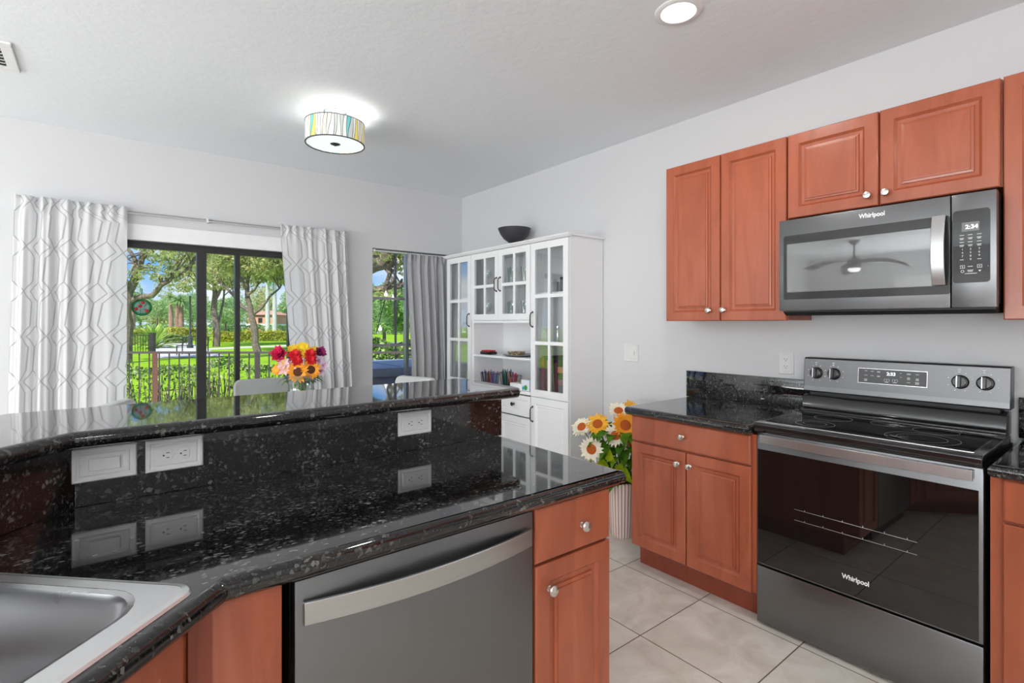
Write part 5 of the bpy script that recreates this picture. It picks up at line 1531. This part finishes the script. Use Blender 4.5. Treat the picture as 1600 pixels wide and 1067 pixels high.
# oak close to the tall window: a thick limb crosses the top of the glass
d = 11.0
tree('old oak whose thick limb crosses the top of the tall window', at(520, d, GZ),
     [([at(520, d, GZ), av(522, 500, d), av(535, 440, d), av(560, 418, d), av(590, 408, d), av(620, 390, d), av(660, 376, d)], .30, .12),
      ([av(545, 432, d), av(575, 452, d), av(600, 451, d), av(622, 447, d), av(645, 440, d), av(690, 430, d)], .08, .04),
      ([av(600, 451, d), av(606, 430, d), av(612, 416, d), av(628, 410, d)], .025, .012),
      ([av(628, 447, d), av(618, 430, d), av(604, 420, d), av(596, 404, d)], .02, .008)],
     [crown(620, 392, d, 40, 13), crown(655, 404, d, 30, 20), crown(560, 385, d, 40, 16), crown(612, 458, d, 22, 6, None, .3), crown(640, 380, d, 80, 20)],
     3600, .06, ML_OAK, 24)
# cabbage palms
def palm(label, u, v_top, v_base, d, r_, seed, bark=MPALM, fr_mat=ML_LIM, nf=16, L=1.1, group=None):
    base = at(u, d, GZ); top = av(u, v_top, d)
    t = thing('palm_tree', label, 'palm', tuple(base), 0, group)
    b = B(); k = 14
    b.tube([base.lerp(top, i / k) for i in range(k + 1)], [r_ * (1.15 - .3 * i / k) * (1 + .05 * (i % 2)) for i in range(k + 1)], 12)
    tocc(t, obj('trunk', b, bark))
    rnd = random.Random(seed); b = B()
    for i in range(nf):
        a = rnd.uniform(0, 2 * PI); el = rnd.uniform(.1, 1.3)
        dirn = Vector((math.cos(a) * math.cos(el), math.sin(a) * math.cos(el), math.sin(el)))
        for q in range(7):
            dd = dirn + Vector((rnd.uniform(-.35, .35), rnd.uniform(-.35, .35), rnd.uniform(-.3, .3)))
            leaf(b, top, dd, L * rnd.uniform(.7, 1.2), L * .07, .5)
    tocc(t, obj('fronds', b, fr_mat, recalc=False))
    return t
palm('reddish cabbage palm, left of the three behind the path', 267, 468, 530, 48, .20, 1, nf=18, L=1.3, fr_mat=ML_BG)
palm('reddish cabbage palm, middle one of the three behind the path', 277, 474, 534, 44, .18, 2, nf=18, L=1.2, fr_mat=ML_BG)
palm('reddish cabbage palm, right and thickest of the three behind the path', 283, 472, 534, 43, .19, 3, nf=20, L=1.3, fr_mat=ML_BG)
palm('pale smooth palm trunk behind the right oak, left one', 418, 440, 515, 61, .24, 4, MRPALM, ML_BG, 20, 1.8)
palm('pale smooth palm trunk behind the right oak, right one', 429, 436, 515, 52, .20, 5, MRPALM, ML_BG, 20, 1.6)
palm('brown palm trunk at the left edge of the door view', 206, 465, 530, 40, .22, 6, nf=16, L=1.2, fr_mat=ML_BG)
# lime agave and fan plant
def spiky(label, u, d, n, L, seed, z0=0.0, nm='fan_palm'):
    b = B(); rnd = random.Random(seed); base = at(u, d, GZ + z0)
    for i in range(n):
        a = rnd.uniform(0, 2 * PI); el = rnd.uniform(.25, 1.45)
        leaf(b, base, Vector((math.cos(a) * math.cos(el), math.sin(a) * math.cos(el), math.sin(el))), L * rnd.uniform(.6, 1.1), L * .075, .35)
    o = obj(nm, b.xf(Matrix.Translation(-base)), ML_LIM, recalc=False); o.location = base; return tag(o, label, 'plant')
spiky('bright lime fan palm below the sun catcher', 240, 30, 90, 2.4, 3)
spiky('lime spiky plant in front of the salmon building', 420, 46, 60, 1.6, 4)

# hedges: clipped leaf masses
def hedge(label, p0, p1, hh, wd, n, size, mat, seed, nm='hedge', core=None):
    rg = np.random.default_rng(seed)
    t = thing(nm, label, 'hedge', tuple(Vector(((p0.x + p1.x) / 2, (p0.y + p1.y) / 2, GZ))))
    Lh = (p1 - p0).length; d = (p1 - p0).normalized(); s_ = Vector((-d.y, d.x, 0))
    # leaves fill a bumpy box
    q = rg.uniform(0, 1, n); a = rg.uniform(-1, 1, n); h = rg.uniform(0, 1, n)
    face = rg.integers(0, 3, n)
    a = np.where(face == 0, -1 + rg.uniform(0, .25, n), a); h = np.where(face == 1, 1 - rg.uniform(0, .12, n), h)
    bump = 1 + .07 * np.sin(q * Lh * 3.1) + .05 * np.sin(q * Lh * 7.7 + 1)
    P_ = np.array(p0)[None] + q[:, None] * np.array(d)[None] * Lh + (a * wd / 2)[:, None] * np.array(s_)[None]
    P_[:, 2] = GZ + h * hh * bump
    dd = rg.normal(size=(n, 3)); dd /= np.linalg.norm(dd, axis=1)[:, None]
    e = rg.normal(size=(n, 3)); e -= (e * dd).sum(1)[:, None] * dd; e /= np.linalg.norm(e, axis=1)[:, None]
    sz = size * rg.uniform(.6, 1.4, size=(n, 1))
    V = np.stack([P_ - dd * sz, P_ + e * sz * .45, P_ + dd * sz, P_ - e * sz * .45], 1).reshape(-1, 3)
    me = bpy.data.meshes.new('leaves'); me.vertices.add(n * 4); me.vertices.foreach_set('co', V.ravel()); me.loops.add(n * 4)
    me.loops.foreach_set('vertex_index', np.arange(n * 4, dtype=np.int32)); me.polygons.add(n); me.polygons.foreach_set('loop_start', np.arange(0, n * 4, 4, dtype=np.int32))
    me.update(calc_edges=True)
    o = link('leaves', me, mat); tocc(t, o)
    # twigs
    rnd = random.Random(seed); b = B()
    for k in range(min(420, int(Lh * 45)) if wd < .5 else min(260, int(Lh * 14))):
        p = p0.lerp(p1, rnd.random()) + s_ * rnd.uniform(-.35, .35) * wd; p.z = GZ
        tip = p + Vector((rnd.uniform(-.15, .15), rnd.uniform(-.15, .15), hh * rnd.uniform(.6, .92)))
        b.tube([p, p.lerp(tip, .5) + Vector((rnd.uniform(-.05, .05), rnd.uniform(-.05, .05), 0)), tip], [.012, .008, .004], 4)
    tocc(t, obj('twigs', b, MBARK))
    return t
hedge('leafy green hedge right behind the patio railing', at(90, 7.7), at(760, 7.7), .85, .42, 9000, .028, ML_HED, 31)
hedge('clipped yellow-green hedge row beyond the lawn, right half of the door view', at(330, 40), at(470, 44), .78, 1.2, 5000, .10, ML_YEL, 32)
hedge('clipped hedge row left of the path, beyond the lawn', at(150, 33), at(232, 36), .95, 1.2, 4000, .09, ML_YEL, 33)
hedge('small clipped yellow hedge right of the path', at(262, 42), at(320, 44), 1.05, 1.5, 3500, .10, ML_YEL, 34)
hedge('low dark green hedge in front of the yellow one by the path', at(255, 37), at(292, 38), .55, 1.2, 2000, .08, ML_HED, 35)
hedge('tall dark green hedge seen through the tall window', at(520, 11), at(820, 12.5), 1.08, 1.2, 12000, .05, ML_HED, 36)
hedge('long low shrub border at the foot of the distant trees', at(-60, 58), at(760, 70), 1.2, 2.5, 9000, .16, ML_BG, 37)
# distant trees, one by one
rnd = random.Random(77)
kinds = ['round distant tree with dense blue-green leaves', 'broad distant tree with light green leaves', 'tall distant tree with olive leaves']
lm = [ML_BG, ML_OAK, ML_BG]
i = 0
for d0, u0, step in ((92, -150, 56), (114, -120, 48)):
    for j in range(int(1150 / step)):
        u = u0 + step * j + rnd.uniform(-6, 6)
        d = d0 + rnd.uniform(-2, 2); wd_ = step * d0 / 803 * .47
        hh = rnd.uniform(6.0, 9.0) if d0 == 92 else rnd.uniform(8.5, 13)
        base = at(u, d, GZ)
        blobs = []
        for q in range(9):
            a = rnd.uniform(0, 2 * PI)
            blobs.append(((base.x + math.cos(a) * wd_ * .45, base.y + math.sin(a) * wd_ * .45, GZ + hh * rnd.uniform(.18, .85)), (wd_ * .55, wd_ * .55, hh * .17), 1))
        kk = i % 3; rowl = 'near row' if d0 == 92 else 'far row'
        tree(kinds[kk] + ' in the %s beyond the road' % rowl, base, [([base, base + Vector((0, 0, hh * .35)), base + Vector((.3, .2, hh * .75))], .25, .08)], blobs, 2600, .30, lm[kk], 100 + i, group='distant ' + kinds[kk] + ' of the ' + rowl, name='distant_tree')
        i += 1
for (u, d, hh, wd_, l) in ((245, 56, 4.6, 3.0, 'mid-distance round tree behind the three palms'), (300, 54, 5.0, 2.6, 'mid-distance tree behind the street lamp'), (352, 62, 4.4, 3.4, 'mid-distance tree between the two oaks'),
                        (600, 30, 3.6, 2.0, 'light green tree left in the tall window view'), (632, 26, 3.4, 1.6, 'slender pale tree right in the tall window view'), (668, 24, 3.8, 2.0, 'tree behind the grey curtain side of the tall window'), (575, 34, 4.6, 2.6, 'tree behind the wall left of the tall window')):
    base = at(u, d, GZ); rnd2 = random.Random(int(u))
    blobs = [((base.x + rnd2.uniform(-.5, .5) * wd_, base.y + rnd2.uniform(-.5, .5) * wd_, GZ + hh * rnd2.uniform(.45, .85)), (wd_ * .5, wd_ * .5, hh * .2), 1) for q in range(6)]
    tree(l, base, [([base, base + Vector((0, 0, hh * .4)), base + Vector((.1, .1, hh * .8))], .12, .04)], blobs, 3400, .14, ML_BG, int(u), name='garden_tree')

# salmon building with a tiled roof
p = at(408, 66, GZ)
t = thing('salmon_building', 'small salmon building with a clay tile roof beyond the trees', 'building', tuple(p), -YAW)
obj('walls', B().box(-1.9, 1.6, 0, 5, 0, 2.6), MSALM, t, smooth=False)
obj('eave_band', B().box(-1.95, 1.65, -.05, 5.05, 1.1, 1.35), MWI, t, smooth=False)
b = B().add([(-2.2, -.3, 2.55), (1.9, -.3, 2.55), (1.9, 5.3, 2.55), (-2.2, 5.3, 2.55), (-.6, 2.4, 3.15), (.3, 2.4, 3.15)], [(0, 1, 5, 4), (1, 2, 5), (2, 3, 4, 5), (3, 0, 4), (0, 3, 2, 1)])
obj('roof', b, MROOF, t, smooth=False)
for x in (-.1, .9): obj('window', B().box(x - .25, x + .25, -.06, .02, 1.55, 2.15), MIR, t, smooth=False)

# street lamp, path fence and bench
p = at(297, 30, GZ)
t = thing('street_lamp', 'dark green street lamp post beside the path', 'street lamp', tuple(p))
obj('post', B().lathe([(0, 0), (.17, 0), (.17, .18), (.11, .25), (.10, .7), (.055, .8), (.05, 3.0), (.07, 3.05), (0, 3.06)], n=16), plain('lamp_green', rgb(.03, .05, .045), .5), t)
obj('lantern', B().lathe([(.05, 3.05), (.12, 3.1), (.17, 3.45), (.08, 3.6), (0, 3.7)], n=12), MVG, t)
p = at(345 - 40, 24, GZ)
t = thing('garden_bench', 'dark ornate metal bench by the lamp post beyond the railing', 'bench', tuple(p), -YAW)
b = B()
for x in (-.6, .6):
    b.tube([(x, 0, 0), (x, 0, .42), (x, .05, .8)], .025, 6); b.tube([(x, -.4, 0), (x, -.4, .42), (x, 0, .44)], .025, 6)
obj('frame', b, MIR, t)
b = B()
for k in range(5): b.box(-.62, .62, -.4 + k * .085, -.35 + k * .085, .42, .44)
obj('seat', b, MIR, t, smooth=False)
b = B()
for k in range(9): b.tube([(-.56 + k * .14, .01, .45), (-.56 + k * .14, .05, .80)], .012, 5)
b.tube([(-.62, .05, .8), (0, .05, .86), (.62, .05, .8)], .022, 6)
obj('backrest', b, MIR, t)
p = at(238, 25, GZ)
t = thing('metal_gate_fence', 'black picket fence section with a post at the left of the path', 'fence', tuple(p), -YAW)
for k in range(14): obj('picket', B().box(-.2 - k * .13, -.18 - k * .13, -.01, .01, 0, .85), MIR, t, smooth=False)
obj('top_rail', B().box(-2.0, 0, -.02, .02, .85, .89), MIR, t, smooth=False)
obj('post', B().box(-.1, .1, -.1, .1, 0, 1.0), MIR, t, smooth=False)

# hot tub outside the tall window
p = Vector((1.72, 5.05, -.02))
MSPA = plain('spa_panel', srgb(128, 134, 144), .5)
t = thing('hot_tub', 'blue-grey hot tub with a padded cover outside the tall window', 'hot tub', tuple(p))
obj('cabinet', B().bbox(0, 1.5, 0, 1.05, 0, .80, .03), MSPA, t)
obj('cover', B().bbox(-.05, 1.55, -.05, 1.10, .80, .90, .03), plain('spa_cover', srgb(140, 148, 160), .45), t)
obj('cover_fold', B().bbox(.74, .76, -.02, 1.07, .899, .905, .002), MSPA, t)
b = B()
for k in range(8): b.box(.82, 1.04, -.012, .002, .50 + k * .028, .514 + k * .028)
obj('vent_grille', b, MIR, t, smooth=False)
for x in (.35, .70, 1.3): obj('panel_joint', B().box(x - .006, x + .006, -.004, .002, .03, .78), MIR, t, smooth=False)

# string lights hanging near the tall window
def sag(a, b_, s_, n=14): return [a.lerp(b_, i / n) - Vector((0, 0, s_ * 4 * (i / n) * (1 - i / n))) for i in range(n + 1)]
d = 8.0
t = thing('string_lights', 'black cable of round bulbs strung outside the tall window', 'string lights', tuple(av(612, 400, d)))
pts = sag(av(618, 392, d), av(588, 520, d + .6), .05)
o = obj('cable', B().tube(pts, .008, 6), MBM); tocc(t, o)
o = obj('cable', B().tube([av(615, 390, d), av(616, 470, d), av(615, 520, d)], .006, 6), MBM); tocc(t, o)
for (u, v) in ((603, 454), (614, 460), (594, 508)):
    c = av(u, v, d)
    bo = obj('bulb', B().lathe([(0, .0), (.012, -.01), (.012, -.03), (.03, -.06), (.028, -.08), (0, -.10)], tuple(c), 14), mk_emit('bulb_white', rgb(1, 1, .95), .5)); tocc(t, bo)
# post the string lights hang from
o = obj('light_pole', B().tube([at(618, d + .02, GZ), av(618, 388, d + .02)], .018, 8), MIR); tag(o, 'slim dark pole carrying the string lights by the tall window', 'pole')

print('objects', len(bpy.data.objects))
